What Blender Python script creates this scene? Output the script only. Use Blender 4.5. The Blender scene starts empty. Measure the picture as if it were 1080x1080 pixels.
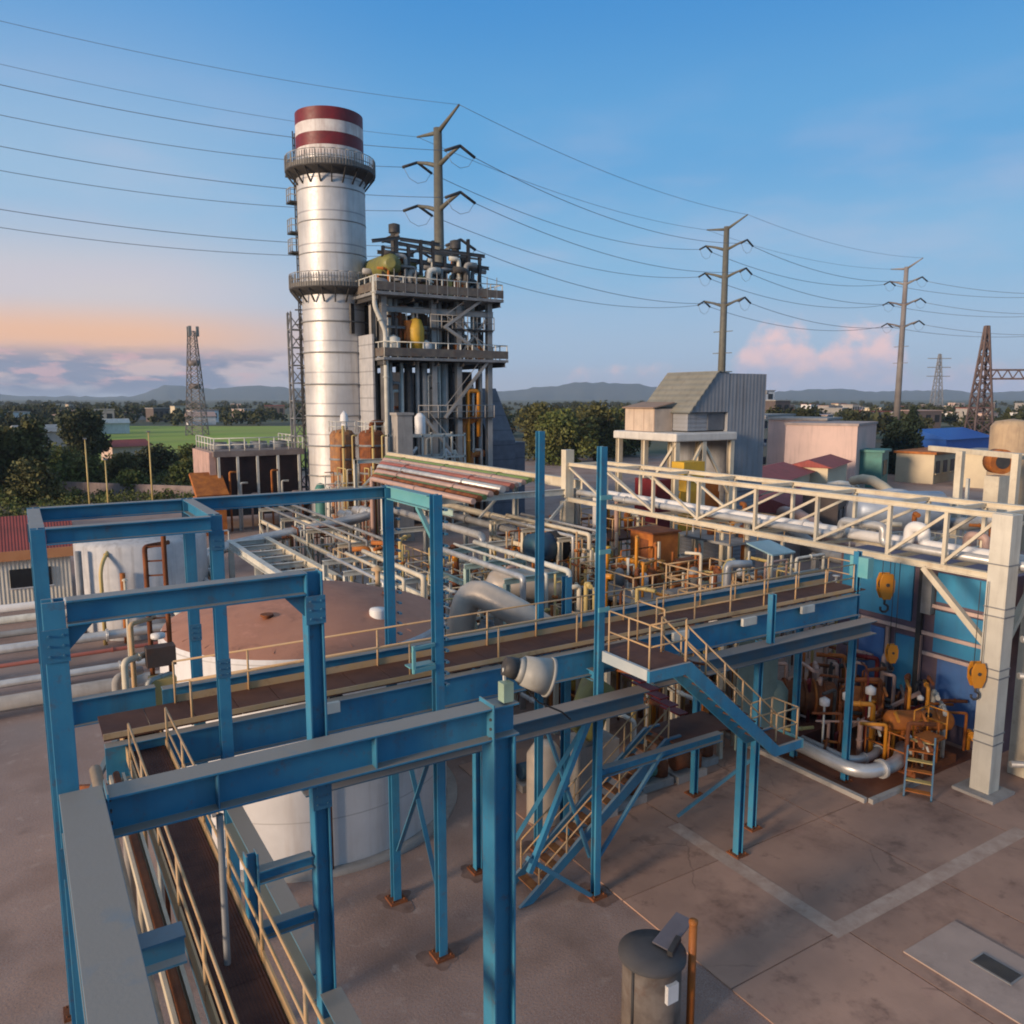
import bpy, math, random
from mathutils import Vector, Matrix
R = random.Random(7)
C = bpy.data.collections.new("plant"); bpy.context.scene.collection.children.link(C)
H = 11.6
FX, FY = 0.52532, 0.85090          # horizontal viewing direction
RX, RY = FY, -FX                   # to the right of it
def fd(px, py, c):
    """world point seen at photo pixel (px,py) at c metres ahead"""
    F = 849.46; ct, st = 0.99004, 0.14077
    a = (px-540)/F; b = (540-py)/F
    fh = ct+b*st; k = c/fh
    return Vector((FX*c+RX*a*k, FY*c+RY*a*k, H+(-st+b*ct)*k))

# ------------------------------------------------------------------ materials
MATS = {}
def _n(nt, t, **kw):
    n = nt.nodes.new(t)
    for k, v in kw.items(): setattr(n, k, v)
    return n
def mat(name, col, col2=None, rough=.6, metal=0., scale=1.5, mix=.5, bump=.0, bscale=30., dust=0., dustcol=(.30,.27,.24), rust=0., rustcol=(.12,.045,.02), rscale=2.2, stripe=None, streak=0., streakcol=(.1,.07,.05), island=0., spec=.4, transmission=0., wave=None):
    if name in MATS: return MATS[name]
    m = bpy.data.materials.new(name); m.use_nodes = True; nt = m.node_tree; L = nt.links
    bs = nt.nodes['Principled BSDF']; bs.inputs['Roughness'].default_value = rough; bs.inputs['Metallic'].default_value = metal
    bs.inputs['Specular IOR Level'].default_value = spec
    geo = _n(nt, 'ShaderNodeNewGeometry')
    def noise(s, d=4., vec=None, r=.6):
        n = _n(nt, 'ShaderNodeTexNoise'); n.inputs['Scale'].default_value = s; n.inputs['Detail'].default_value = d; n.inputs['Roughness'].default_value = r
        L.new(vec or geo.outputs['Position'], n.inputs['Vector']); return n.outputs['Fac']
    def ramp(f, a, b):
        n = _n(nt, 'ShaderNodeMapRange'); n.inputs['From Min'].default_value = a; n.inputs['From Max'].default_value = b
        L.new(f, n.inputs['Value']); return n.outputs['Result']
    def mixc(f, a, b):
        n = _n(nt, 'ShaderNodeMix', data_type='RGBA')
        if isinstance(f, float): n.inputs[0].default_value = f
        else: L.new(f, n.inputs[0])
        for i, s in ((6, a), (7, b)):
            if isinstance(s, tuple): n.inputs[i].default_value = (*s, 1)
            else: L.new(s, n.inputs[i])
        return n.outputs[2]
    def mul(a, b):
        n = _n(nt, 'ShaderNodeMath', operation='MULTIPLY')
        for i, s in enumerate((a, b)):
            if isinstance(s, (int, float)): n.inputs[i].default_value = s
            else: L.new(s, n.inputs[i])
        return n.outputs[0]
    col2 = col2 or tuple(c*.72 for c in col)
    c = mixc(mul(ramp(noise(scale), .35, .65), mix*2 if mix < .5 else 1.), col, col2)
    if island:
        v = _n(nt, 'ShaderNodeMapRange'); L.new(geo.outputs['Random Per Island'], v.inputs['Value']); v.inputs['To Min'].default_value = 1-island; v.inputs['To Max'].default_value = 1+island
        hs = _n(nt, 'ShaderNodeHueSaturation'); L.new(c, hs.inputs['Color']); L.new(v.outputs[0], hs.inputs['Value']); c = hs.outputs[0]
    if stripe:                                   # (axis, period, width, colour): seams between cladding sheets
        ax, per, wd, sc_ = stripe
        sp = _n(nt, 'ShaderNodeSeparateXYZ'); L.new(geo.outputs['Position'], sp.inputs[0])
        w = _n(nt, 'ShaderNodeMath', operation='WRAP'); L.new(sp.outputs[ax], w.inputs[0]); w.inputs[1].default_value = 0; w.inputs[2].default_value = per
        lt = _n(nt, 'ShaderNodeMath', operation='LESS_THAN'); L.new(w.outputs[0], lt.inputs[0]); lt.inputs[1].default_value = wd
        c = mixc(mul(lt.outputs[0], .7), c, sc_)
    if streak:
        mp = _n(nt, 'ShaderNodeMapping'); L.new(geo.outputs['Position'], mp.inputs[0]); mp.inputs['Scale'].default_value = (1, 1, .08)
        c = mixc(mul(ramp(noise(3., 5, mp.outputs[0]), .5, .75), streak), c, streakcol)
    if rust:
        c = mixc(mul(ramp(noise(rscale, 8, r=.75), .62-.22*rust, .74-.2*rust), min(1., rust*1.3)), c, rustcol)
    if dust:
        sp2 = _n(nt, 'ShaderNodeSeparateXYZ'); L.new(geo.outputs['Normal'], sp2.inputs[0])
        up = ramp(sp2.outputs[2], .55, .95)
        c = mixc(mul(mul(up, dust), ramp(noise(1.6, 6), .0, .42)), c, dustcol)
    L.new(c, bs.inputs['Base Color'])
    rr = _n(nt, 'ShaderNodeMapRange'); L.new(noise(4.), rr.inputs['Value']); rr.inputs['To Min'].default_value = max(.05, rough-.15); rr.inputs['To Max'].default_value = min(1, rough+.15)
    L.new(rr.outputs[0], bs.inputs['Roughness'])
    if bump or wave:
        b = _n(nt, 'ShaderNodeBump'); b.inputs['Strength'].default_value = bump or .6
        if wave:
            w = _n(nt, 'ShaderNodeTexWave'); w.bands_direction = wave[0]; w.inputs['Scale'].default_value = wave[1]; L.new(geo.outputs['Position'], w.inputs['Vector']); b.inputs['Distance'].default_value = wave[2]; L.new(w.outputs['Fac'], b.inputs['Height'])
        else:
            b.inputs['Distance'].default_value = .02; L.new(noise(bscale, 5), b.inputs['Height'])
        L.new(b.outputs[0], bs.inputs['Normal'])
    MATS[name] = m; return m

blue   = mat('blue_paint', (.016,.155,.29), (.045,.22,.345), rough=.55, scale=.8, dust=1., dustcol=(.27,.24,.205), rust=.34, rustcol=(.13,.06,.035), rscale=4.5, streak=.5, streakcol=(.05,.085,.105), bump=.08)
blue_d = mat('blue_paint_clean', (.03,.175,.29), (.05,.15,.24), rough=.55, dust=.5, rust=.3, rscale=4, streak=.4, streakcol=(.05,.09,.12))
teal   = mat('teal_paint', (.10,.32,.36), (.14,.36,.38), rough=.5, dust=.4, rust=.15)
yellow = mat('handrail_yellow', (.50,.31,.14), (.46,.32,.19), rough=.6, rust=.35, scale=3)
cream  = mat('cream_steel', (.62,.55,.42), (.52,.45,.34), rough=.55, rust=.22, streak=.35, streakcol=(.30,.2,.11), scale=1.2)
pale   = mat('pale_steel', (.60,.58,.51), (.47,.46,.41), rough=.55, rust=.2, streak=.3)
grating= mat('brown_grating', (.055,.022,.018), (.10,.04,.028), rough=.8, scale=2.5, wave=('X', 9, .03), bump=.5)
deck   = mat('rusty_deck', (.12,.048,.026), (.075,.03,.02), rough=.8, scale=1.4, bump=.2)
rusty  = mat('rust', (.24,.075,.022), (.12,.038,.016), rough=.85, scale=2.5, bump=.3)
rusto  = mat('orange_rust', (.46,.15,.025), (.27,.08,.018), rough=.75, scale=1.5, bump=.2, rust=.3)
orange = mat('orange_paint', (.62,.24,.02), (.5,.2,.02), rough=.45, rust=.15)
yell   = mat('yellow_paint', (.62,.36,.03), (.5,.3,.04), rough=.5, rust=.2)
dark   = mat('dark_steel', (.035,.033,.035), (.06,.055,.05), rough=.6, scale=3)
black  = mat('black_gap', (.012,.012,.014), rough=.8)
silver = mat('lagging', (.62,.61,.60), (.48,.48,.48), rough=.38, metal=.55, scale=.8, stripe=(2,2.0,.06,(.25,.25,.26)), streak=.3, streakcol=(.3,.26,.22))
stackm = mat('stack_cladding', (.60,.585,.57), (.45,.445,.45), rough=.52, metal=.35, scale=.35, stripe=(2,2.75,.12,(.22,.22,.24)), streak=.5, streakcol=(.36,.31,.27), bump=.25, bscale=.9)
pipe_s = mat('pipe_lagging', (.55,.54,.52), (.42,.41,.40), rough=.42, metal=.4, scale=1.5, rust=.1, streak=.2)
grey   = mat('grey_steel', (.25,.25,.25), (.17,.17,.17), rough=.55, rust=.2, streak=.3)
greyclad=mat('grey_cladding', (.27,.275,.29), (.22,.225,.24), rough=.6, scale=.6, streak=.3, wave=('Z', 1.2, .05), bump=.5)
clad_v = mat('ribbed_cladding', (.27,.275,.29), (.22,.225,.24), rough=.65, scale=.5, streak=.5, wave=('X', 1.0, .04), bump=.25)
hood_m = mat('hood_roof', (.22,.21,.175), (.175,.17,.14), rough=.7, scale=.7, streak=.4, wave=('X', 1.0, .06), bump=.5)
concr  = mat('concrete', (.36,.33,.30), (.28,.26,.24), rough=.9, scale=1.2, bump=.25, streak=.3)
white  = mat('white_paint', (.72,.70,.68), (.62,.60,.58), rough=.5, scale=.8, streak=.3, streakcol=(.4,.33,.28), rust=.06)
redp   = mat('red_roof', (.29,.06,.05), (.21,.05,.042), rough=.7, scale=.8, wave=('X', 2., .05), bump=.4)
redbr  = mat('red_band', (.17,.012,.016), (.115,.011,.014), rough=.5)
whband = mat('white_band', (.66,.62,.59), (.52,.46,.44), rough=.6, streak=.7, streakcol=(.34,.24,.22))
tankrf = mat('tank_roof_paint', (.43,.20,.125), (.36,.165,.105), rough=.75, scale=.8, bump=.1, streak=.0, rust=.1, rustcol=(.2,.09,.06))
olive  = mat('olive_paint', (.20,.19,.05), (.14,.14,.05), rough=.5, rust=.3)
green  = mat('green_paint', (.06,.20,.17), (.05,.16,.14), rough=.6, rust=.2)
sagegr = mat('sage_sheet', (.20,.26,.22), (.15,.20,.17), rough=.7, streak=.4)
navy   = mat('navy_paint', (.02,.05,.10), (.02,.07,.10), rough=.5)
panelb = mat('blue_panel', (.04,.25,.43), (.04,.20,.37), rough=.5, scale=.8, streak=.25, streakcol=(.06,.09,.12))
panelv = mat('blue_panel_violet', (.07,.18,.42), (.08,.15,.34), rough=.5, scale=.8, streak=.3, streakcol=(.08,.06,.1))
pinkw  = mat('pinkish_render', (.60,.43,.37), (.52,.38,.33), rough=.85, scale=.3, streak=.3)
creamw = mat('cream_render', (.60,.50,.34), (.52,.43,.30), rough=.85, scale=.4)
pinkp  = mat('pink_pipe', (.44,.29,.24), (.36,.24,.2), rough=.5)
greenp = mat('green_pipe', (.16,.24,.06), (.14,.2,.08), rough=.5)
yelp   = mat('yellow_pipe', (.55,.40,.14), (.45,.34,.14), rough=.5)
redpp  = mat('red_pipe', (.34,.10,.07), (.26,.09,.07), rough=.5)
bluerf = mat('blue_roof', (.015,.11,.42), (.02,.10,.36), rough=.5)
glass  = mat('dark_glass', (.02,.022,.025), rough=.15)
galv   = mat('galvanised', (.36,.345,.325), (.25,.235,.215), rough=.55, rust=.2, scale=.6)
wirem  = mat('wire', (.24,.26,.30), rough=.6)
bark   = mat('bark', (.07,.045,.03), (.04,.03,.02), rough=.9, scale=6, bump=.4)
def leafm(n, a, b): return mat(n, a, b, rough=.75, scale=.35, island=.45, spec=.2)
leaf_d = leafm('leaf_dark', (.032,.040,.016), (.055,.055,.022))
leaf_g = leafm('leaf_green', (.075,.10,.025), (.11,.105,.032))
leaf_o = leafm('leaf_olive', (.11,.105,.035), (.07,.07,.025))
leaf_c = leafm('leaf_cypress', (.02,.034,.02), (.03,.045,.026))

# ------------------------------------------------------------------ mesh helpers
ORG = {}
class MB:
    def __init__(s): s.v = []; s.f = []; s.sm = []
    def add(s, vs, fs, smooth=False):
        o = len(s.v); s.v += [Vector(v) for v in vs]
        for f in fs: s.f.append([i+o for i in f]); s.sm.append(smooth)
        return s
    def box(s, x0, x1, y0, y1, z0, z1):
        return s.add([(x0,y0,z0),(x1,y0,z0),(x1,y1,z0),(x0,y1,z0),(x0,y0,z1),(x1,y0,z1),(x1,y1,z1),(x0,y1,z1)],
                     [(3,2,1,0),(4,5,6,7),(0,1,5,4),(1,2,6,5),(2,3,7,6),(3,0,4,7)])
    def sweep(s, p0, p1, prof, up=(0,0,1), smooth=False):
        p0 = Vector(p0); p1 = Vector(p1); d = (p1-p0).normalized(); up = Vector(up)
        if abs(d.dot(up)) > .98: up = Vector((0,1,0)) if abs(d.y) < .9 else Vector((1,0,0))
        sx = d.cross(up).normalized(); u = sx.cross(d)
        n = len(prof); vs = [p+sx*a+u*b for p in (p0, p1) for a, b in prof]
        fs = [(i, (i+1) % n, n+(i+1) % n, n+i) for i in range(n)]
        s.add(vs, fs, smooth); return s.add(vs, [tuple(range(n-1, -1, -1)), tuple(range(n, 2*n))])
    def bar(s, p0, p1, w, h=None, up=(0,0,1)):
        h = h or w; return s.sweep(p0, p1, [(-w/2,-h/2),(w/2,-h/2),(w/2,h/2),(-w/2,h/2)], up)
    def ibeam(s, p0, p1, h, b, up=(0,0,1), tf=.022, tw=.016):
        """I section, axis through its centre, 'up' is normal to the flanges"""
        H_, B = h/2, b/2; t = tw/2; f = H_-tf
        return s.sweep(p0, p1, [(-B,-H_),(B,-H_),(B,-f),(t,-f),(t,f),(B,f),(B,H_),(-B,H_),(-B,f),(-t,f),(-t,-f),(-B,-f)], up)
    def cyl(s, p0, p1, r0, r1=None, n=12, caps=True):
        r1 = r0 if r1 is None else r1; p0 = Vector(p0); p1 = Vector(p1); d = (p1-p0).normalized()
        up = Vector((0,0,1)) if abs(d.z) < .9 else Vector((1,0,0)); a = d.cross(up).normalized(); b = a.cross(d)
        vs = [p+(a*math.cos(2*math.pi*i/n)+b*math.sin(2*math.pi*i/n))*r for p, r in ((p0,r0),(p1,r1)) for i in range(n)]
        s.add(vs, [(i, n+i, n+(i+1) % n, (i+1) % n) for i in range(n)], True)
        if caps: s.add(vs, [tuple(range(n)), tuple(range(2*n-1, n-1, -1))])
        return s
    def tube(s, pts, r, n=8, closed=False):
        pts = [Vector(p) for p in pts]; m = len(pts); rings = []
        ref = None
        for i, p in enumerate(pts):
            d = (pts[min(i+1, m-1)]-pts[max(i-1, 0)]).normalized()
            if ref is None: ref = Vector((0,0,1)) if abs(d.z) < .9 else Vector((1,0,0))
            a = d.cross(ref); 
            if a.length < .05: ref = Vector((0,1,0)) if abs(d.y) < .9 else Vector((1,0,0)); a = d.cross(ref)
            a.normalize(); b = a.cross(d); ref = (-b) if b.dot(ref) < 0 else b
            rr = r[i] if isinstance(r, (list, tuple)) else r
            rings += [p+(a*math.cos(2*math.pi*k/n)+b*math.sin(2*math.pi*k/n))*rr for k in range(n)]
        fs = [(i*n+k, (i+1)*n+k, (i+1)*n+(k+1) % n, i*n+(k+1) % n) for i in range(m-1) for k in range(n)]
        s.add(rings, fs, True); return s.add(rings, [tuple(range(n)), tuple(range(m*n-1, (m-1)*n-1, -1))])
    def bend(s, pts, r, n=10, rad=None):
        """pipe through corner points with rounded elbows"""
        pts = [Vector(p) for p in pts]; rad = rad or 1.5*r; out = [pts[0]]
        for i in range(1, len(pts)-1):
            a, b, c = pts[i-1], pts[i], pts[i+1]; q = min(rad, (a-b).length*.45, (c-b).length*.45)
            e0 = b+(a-b).normalized()*q; e1 = b+(c-b).normalized()*q
            out += [e0*(1-t)**2+b*2*t*(1-t)+e1*t*t for t in (0,.2,.4,.6,.8,1)]
        if r >= .06:
            for p, q in zip(pts, pts[1:]):
                ln = (q-p).length; d = (q-p).normalized()
                if ln < 7*r: continue
                for k in range(max(1, min(8, int(ln/6)))):
                    c = p+d*(ln*(k+.5)/max(1, min(8, int(ln/6)))+r*.3)
                    s.cyl(c-d*.22*r, c+d*.0*r, 1.38*r, n=n); s.cyl(c+d*.04*r, c+d*.26*r, 1.38*r, n=n)
        return s.tube(out+[pts[-1]], r, n)
    def lathe(s, c, prof, n=32, smooth=True):
        c = Vector(c); m = len(prof)
        for j in range(m-1):
            (r0, z0), (r1, z1) = prof[j], prof[j+1]
            vs = [c+Vector((r*math.cos(2*math.pi*i/n), r*math.sin(2*math.pi*i/n), z)) for r, z in ((r0,z0),(r1,z1)) for i in range(n)]
            s.add(vs, [(i, (i+1) % n, n+(i+1) % n, n+i) for i in range(n)], smooth)
        return s
    def prism(s, poly, ax, a0, a1):
        """polygon in the plane normal to axis ax, extruded a0..a1"""
        def P(p, a):
            q = list(p); q.insert(ax, a); return tuple(q)
        n = len(poly); vs = [P(p, a0) for p in poly]+[P(p, a1) for p in poly]
        return s.add(vs, [tuple(range(n-1, -1, -1)), tuple(range(n, 2*n))]+[(i, (i+1) % n, n+(i+1) % n, n+i) for i in range(n)])
    def build(s, name, m, parent=None, loc=None, bevel=0.):
        o_ = Vector(ORG[parent.name]) if parent else Vector(loc or (0,0,0))
        me = bpy.data.meshes.new(name); me.from_pydata([v-o_ for v in s.v], [], s.f); me.materials.append(m)
        me.polygons.foreach_set('use_smooth', s.sm); me.update()
        import bmesh
        bm = bmesh.new(); bm.from_mesh(me); bmesh.ops.remove_doubles(bm, verts=bm.verts, dist=1e-5) if len(s.v) < 4000 else None
        bmesh.ops.recalc_face_normals(bm, faces=bm.faces); bm.to_mesh(me); bm.free()
        o = bpy.data.objects.new(name, me); C.objects.link(o); ORG[o.name] = o_
        if parent: o.parent = parent
        else: o.location = o_
        if bevel:
            b = o.modifiers.new('bevel', 'BEVEL'); b.width = bevel; b.segments = 2; b.limit_method = 'ANGLE'
        return o
def thing(name, label, cat, loc, group=None):
    o = bpy.data.objects.new(name, None); o.empty_display_size = .1; C.objects.link(o); o.location = loc; ORG[o.name] = Vector(loc)
    return tag(o, label, cat, group)
def tag(o, label, cat, group=None):
    o['label'] = label; o['category'] = cat
    if group: o['group'] = group
    return o
def kind(o, k): o['kind'] = k; return o
def copy_tree(src, loc, label=None):
    c = src.copy(); C.objects.link(c); c.location = loc; ORG[c.name] = Vector(loc)
    if label: c['label'] = label
    def rec(a, b):
        for ch in [x for x in C.objects if x.parent == a]:
            d = ch.copy(); C.objects.link(d); d.parent = b; ORG[d.name] = Vector(loc); rec(ch, d)
    rec(src, c); return c
def one(name, mb, m, label, cat, loc, group=None, bevel=0.):
    return tag(mb.build(name, m, None, loc, bevel), label, cat, group)
def rail(parent, pts, h=.8, post=1.3, r=.019, m=None, mid=True, toe=None, nm='handrail'):
    """handrail along deck-level points: rails as a part, posts as its sub-parts"""
    m = m or yellow; pts = [Vector(p) for p in pts]; a = MB()
    for hh in ((h, h*.5) if mid else (h,)):
        for p, q in zip(pts, pts[1:]): a.cyl(p+Vector((0,0,hh)), q+Vector((0,0,hh)), r, n=6)
    if toe:
        for p, q in zip(pts, pts[1:]): a.bar(p+Vector((0,0,toe/2+.03)), q+Vector((0,0,toe/2+.03)), .012, toe)
    if mid:
        for p in (pts[0], pts[-1]): a.cyl(p+Vector((0,0,h*.5)), p+Vector((0,0,h)), r*.9, n=6)
    o = a.build(nm, m, parent)
    pa = [pts[0]]
    for p, q in zip(pts, pts[1:]):
        n = max(1, round((q-p).length/post)); pa += [p+(q-p)*k/n for k in range(1, n+1)]
    if (pts[0]-pts[-1]).length < .01: pa = pa[:-1]
    return o, pa, (h, r, m)
def railp(parent, pts, h=.8, post=1.3, r=.019, m=None, mid=True, toe=None):
    o, pa, (h, r, m) = rail(parent, pts, h, post, r, m, mid, toe)
    for p in pa:
        MB().cyl(p+Vector((0,0,-.05)), p+Vector((0,0,h)), r*1.15, n=6).build('post', m, o)
    return o
def ring_rail(parent, c, rad, z, h, n, m):
    pts = [(c[0]+rad*math.cos(2*math.pi*i/n), c[1]+rad*math.sin(2*math.pi*i/n), z) for i in range(n+1)]
    return railp(parent, pts, h, 99, .035, m)

# ------------------------------------------------------------------ camera, light, sky
sc = bpy.context.scene
cam = bpy.data.cameras.new('camera'); co = bpy.data.objects.new('camera', cam); sc.collection.objects.link(co); sc.camera = co
cam.sensor_width = 36; cam.lens = 36*849.46/1080; cam.clip_start = .1; cam.clip_end = 40000
co.location = (0, 0, H); co.rotation_euler = Vector((.52003, .84247, -.14078)).to_track_quat('-Z', 'Y').to_euler()
sc.view_settings.view_transform = 'Standard'; sc.view_settings.look = 'None'; sc.view_settings.exposure = .08; sc.view_settings.gamma = 1
try: sc.cycles.volume_bounces = 1; sc.cycles.max_bounces = 6; sc.cycles.filter_width = 1.9
except Exception: pass

SUN_AZ, SUN_EL = 131, 10          # degrees to the left of the viewing direction, and above the horizon
fa = math.atan2(FY, FX)+math.radians(SUN_AZ)
sdir = Vector((math.cos(fa)*math.cos(math.radians(SUN_EL)), math.sin(fa)*math.cos(math.radians(SUN_EL)), math.sin(math.radians(SUN_EL))))
sl = bpy.data.lights.new('sun', 'SUN'); sl.energy = 4.9; sl.angle = math.radians(11); sl.color = (1, .76, .54)
so = bpy.data.objects.new('sun', sl); sc.collection.objects.link(so); so.rotation_euler = sdir.to_track_quat('Z', 'Y').to_euler()

w = bpy.data.worlds.new('World'); sc.world = w; w.use_nodes = True; nt = w.node_tree; L = nt.links
bg = nt.nodes['Background']
sky = nt.nodes.new('ShaderNodeTexSky'); sky.sky_type = 'NISHITA'; sky.sun_disc = False
sky.sun_elevation = math.radians(SUN_EL); sky.sun_rotation = math.atan2(sdir.x, sdir.y)
tc = nt.nodes.new('ShaderNodeTexCoord')
def M(op, a, b=None, c=None):
    n = nt.nodes.new('ShaderNodeMath'); n.operation = op
    for i, s in enumerate((a, b, c)):
        if s is None: continue
        if isinstance(s, (int, float)): n.inputs[i].default_value = s
        else: L.new(s, n.inputs[i])
    return n.outputs[0]
def dot(v):
    n = nt.nodes.new('ShaderNodeVectorMath'); n.operation = 'DOT_PRODUCT'; L.new(tc.outputs['Generated'], n.inputs[0]); n.inputs[1].default_value = v; return n.outputs['Value']
az = M('MULTIPLY', M('ARCTAN2', dot((RX,RY,0)), dot((FX,FY,0))), 57.29578)   # degrees right of the plant's long view
el = M('MULTIPLY', M('ARCSINE', dot((0,0,1))), 57.29578)
def rampc(f, lo, hi, stops):
    mr = nt.nodes.new('ShaderNodeMapRange'); L.new(f, mr.inputs[0]); mr.inputs[1].default_value = lo; mr.inputs[2].default_value = hi
    n = nt.nodes.new('ShaderNodeValToRGB'); n.color_ramp.interpolation = 'EASE'
    e = n.color_ramp.elements
    while len(e) < len(stops): e.new(.5)
    for i, (p, c) in enumerate(stops): e[i].position = (p-lo)/(hi-lo); e[i].color = (*c, 1)
    L.new(mr.outputs[0], n.inputs[0]); return n.outputs[0]
def s2l(*c): return tuple(((x/255+.055)/1.055)**2.4 if x > 10 else x/255/12.92 for x in c)
def mixw(f, a, b, mode='MIX'):
    n = nt.nodes.new('ShaderNodeMix'); n.data_type = 'RGBA'; n.blend_type = mode
    for i, s in ((0, f), (6, a), (7, b)):
        if isinstance(s, (int, float)): n.inputs[i].default_value = s
        elif isinstance(s, tuple): n.inputs[i].default_value = (*s, 1)
        else: L.new(s, n.inputs[i])
    return n.outputs[2]
def band(f, a, b, c, d):
    """0 below a, 1 between b and c, 0 above d"""
    u = nt.nodes.new('ShaderNodeMapRange'); u.interpolation_type = 'SMOOTHSTEP'; L.new(f, u.inputs[0]); u.inputs[1].default_value = a; u.inputs[2].default_value = b
    v = nt.nodes.new('ShaderNodeMapRange'); v.interpolation_type = 'SMOOTHSTEP'; L.new(f, v.inputs[0]); v.inputs[1].default_value = c; v.inputs[2].default_value = d; v.inputs[3].default_value = 1; v.inputs[4].default_value = 0
    return M('MULTIPLY', u.outputs[0], v.outputs[0])
right = rampc(el, -5, 90, [(-5, s2l(120,135,155)), (0, s2l(176,186,205)), (3, s2l(160,188,218)), (9, s2l(130,182,222)), (16, s2l(94,164,218)), (26, s2l(62,142,210)), (40, s2l(120,165,205)), (60, s2l(172,182,198)), (90, s2l(180,184,192))])  # both ramps: unseen upper sky made paler and neutral to add fill light
left  = rampc(el, -5, 90, [(-5, s2l(120,125,140)), (0, s2l(160,170,190)), (2, s2l(228,188,176)), (3.8, s2l(252,192,148)), (6.4, s2l(212,204,208)), (12, s2l(154,190,222)), (26, s2l(82,152,214)), (40, s2l(140,170,205)), (60, s2l(176,182,194)), (90, s2l(180,184,192))])
col = mixw(band(az, -175, -120, -26, -3), right, left)
skyc = mixw(1.0, sky.outputs[0], (.1,.1,.1), 'MULTIPLY')
col = mixw(.08, col, skyc)
cmb = nt.nodes.new('ShaderNodeCombineXYZ'); L.new(M('MULTIPLY', az, .28), cmb.inputs[0]); L.new(M('MULTIPLY', el, 1.0), cmb.inputs[1])
def noisew(s, d, v=None, off=0.):
    n = nt.nodes.new('ShaderNodeTexNoise'); n.noise_dimensions = '4D'; n.inputs['Scale'].default_value = s; n.inputs['Detail'].default_value = d; n.inputs['W'].default_value = off; L.new(v or cmb.outputs[0], n.inputs['Vector']); return n.outputs['Fac']
def thr(f, a, b):
    n = nt.nodes.new('ShaderNodeMapRange'); n.interpolation_type = 'SMOOTHSTEP'; L.new(f, n.inputs[0]); n.inputs[1].default_value = a; n.inputs[2].default_value = b; return n.outputs[0]
# thin pinkish veil mid-sky
veil = M('MULTIPLY', thr(noisew(.35, 5, off=3.1), .42, .72), band(el, 3, 8, 12, 22))
col = mixw(M('MULTIPLY', veil, .26), col, s2l(196,192,212))
# slate cloud bank low on the left
bank = M('MULTIPLY', thr(noisew(1.0, 6, off=1.7), .40, .56), M('MULTIPLY', band(el, -.6, .8, 2.0, 3.6), band(az, -60, -40, -17, -11)))
col = mixw(M('MULTIPLY', bank, .92), col, s2l(104,118,148))
pinkb = M('MULTIPLY', thr(noisew(1.5, 6, off=8.), .5, .62), M('MULTIPLY', band(el, .3, 1.4, 2.4, 3.6), band(az, -70, -50, -22, -14)))
col = mixw(M('MULTIPLY', pinkb, .7), col, s2l(232,176,170))
# lit cumulus on the right: a round-topped profile over azimuth
cm2 = nt.nodes.new('ShaderNodeCombineXYZ'); L.new(M('MULTIPLY', az, .42), cm2.inputs[0]); L.new(M('MULTIPLY', el, .55), cm2.inputs[1])
puff = noisew(1.3, 7, cm2.outputs[0], 5.3)
def hump(c, wd, h): return M('MULTIPLY', band(az, c-wd, c-wd*.25, c+wd*.25, c+wd), h)
top = M('MAXIMUM', M('MAXIMUM', hump(18.0, 4.6, 4.9), hump(23.0, 5.0, 4.6)), M('MAXIMUM', hump(30, 8, 2.2), hump(8, 9, 1.9)))
edge = M('SUBTRACT', M('ADD', top, M('MULTIPLY', M('SUBTRACT', puff, .5), 4.6)), el)
cum = M('MULTIPLY', thr(edge, -.25, 1.5), thr(top, .2, 1.8))
lit = mixw(thr(M('ADD', el, M('MULTIPLY', M('SUBTRACT', puff, .5), 6)), .8, 3.6), s2l(178,184,210), s2l(246,206,202))
col = mixw(M('MULTIPLY', cum, .92), col, lit)
L.new(col, bg.inputs['Color']); bg.inputs['Strength'].default_value = 1.0

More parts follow.
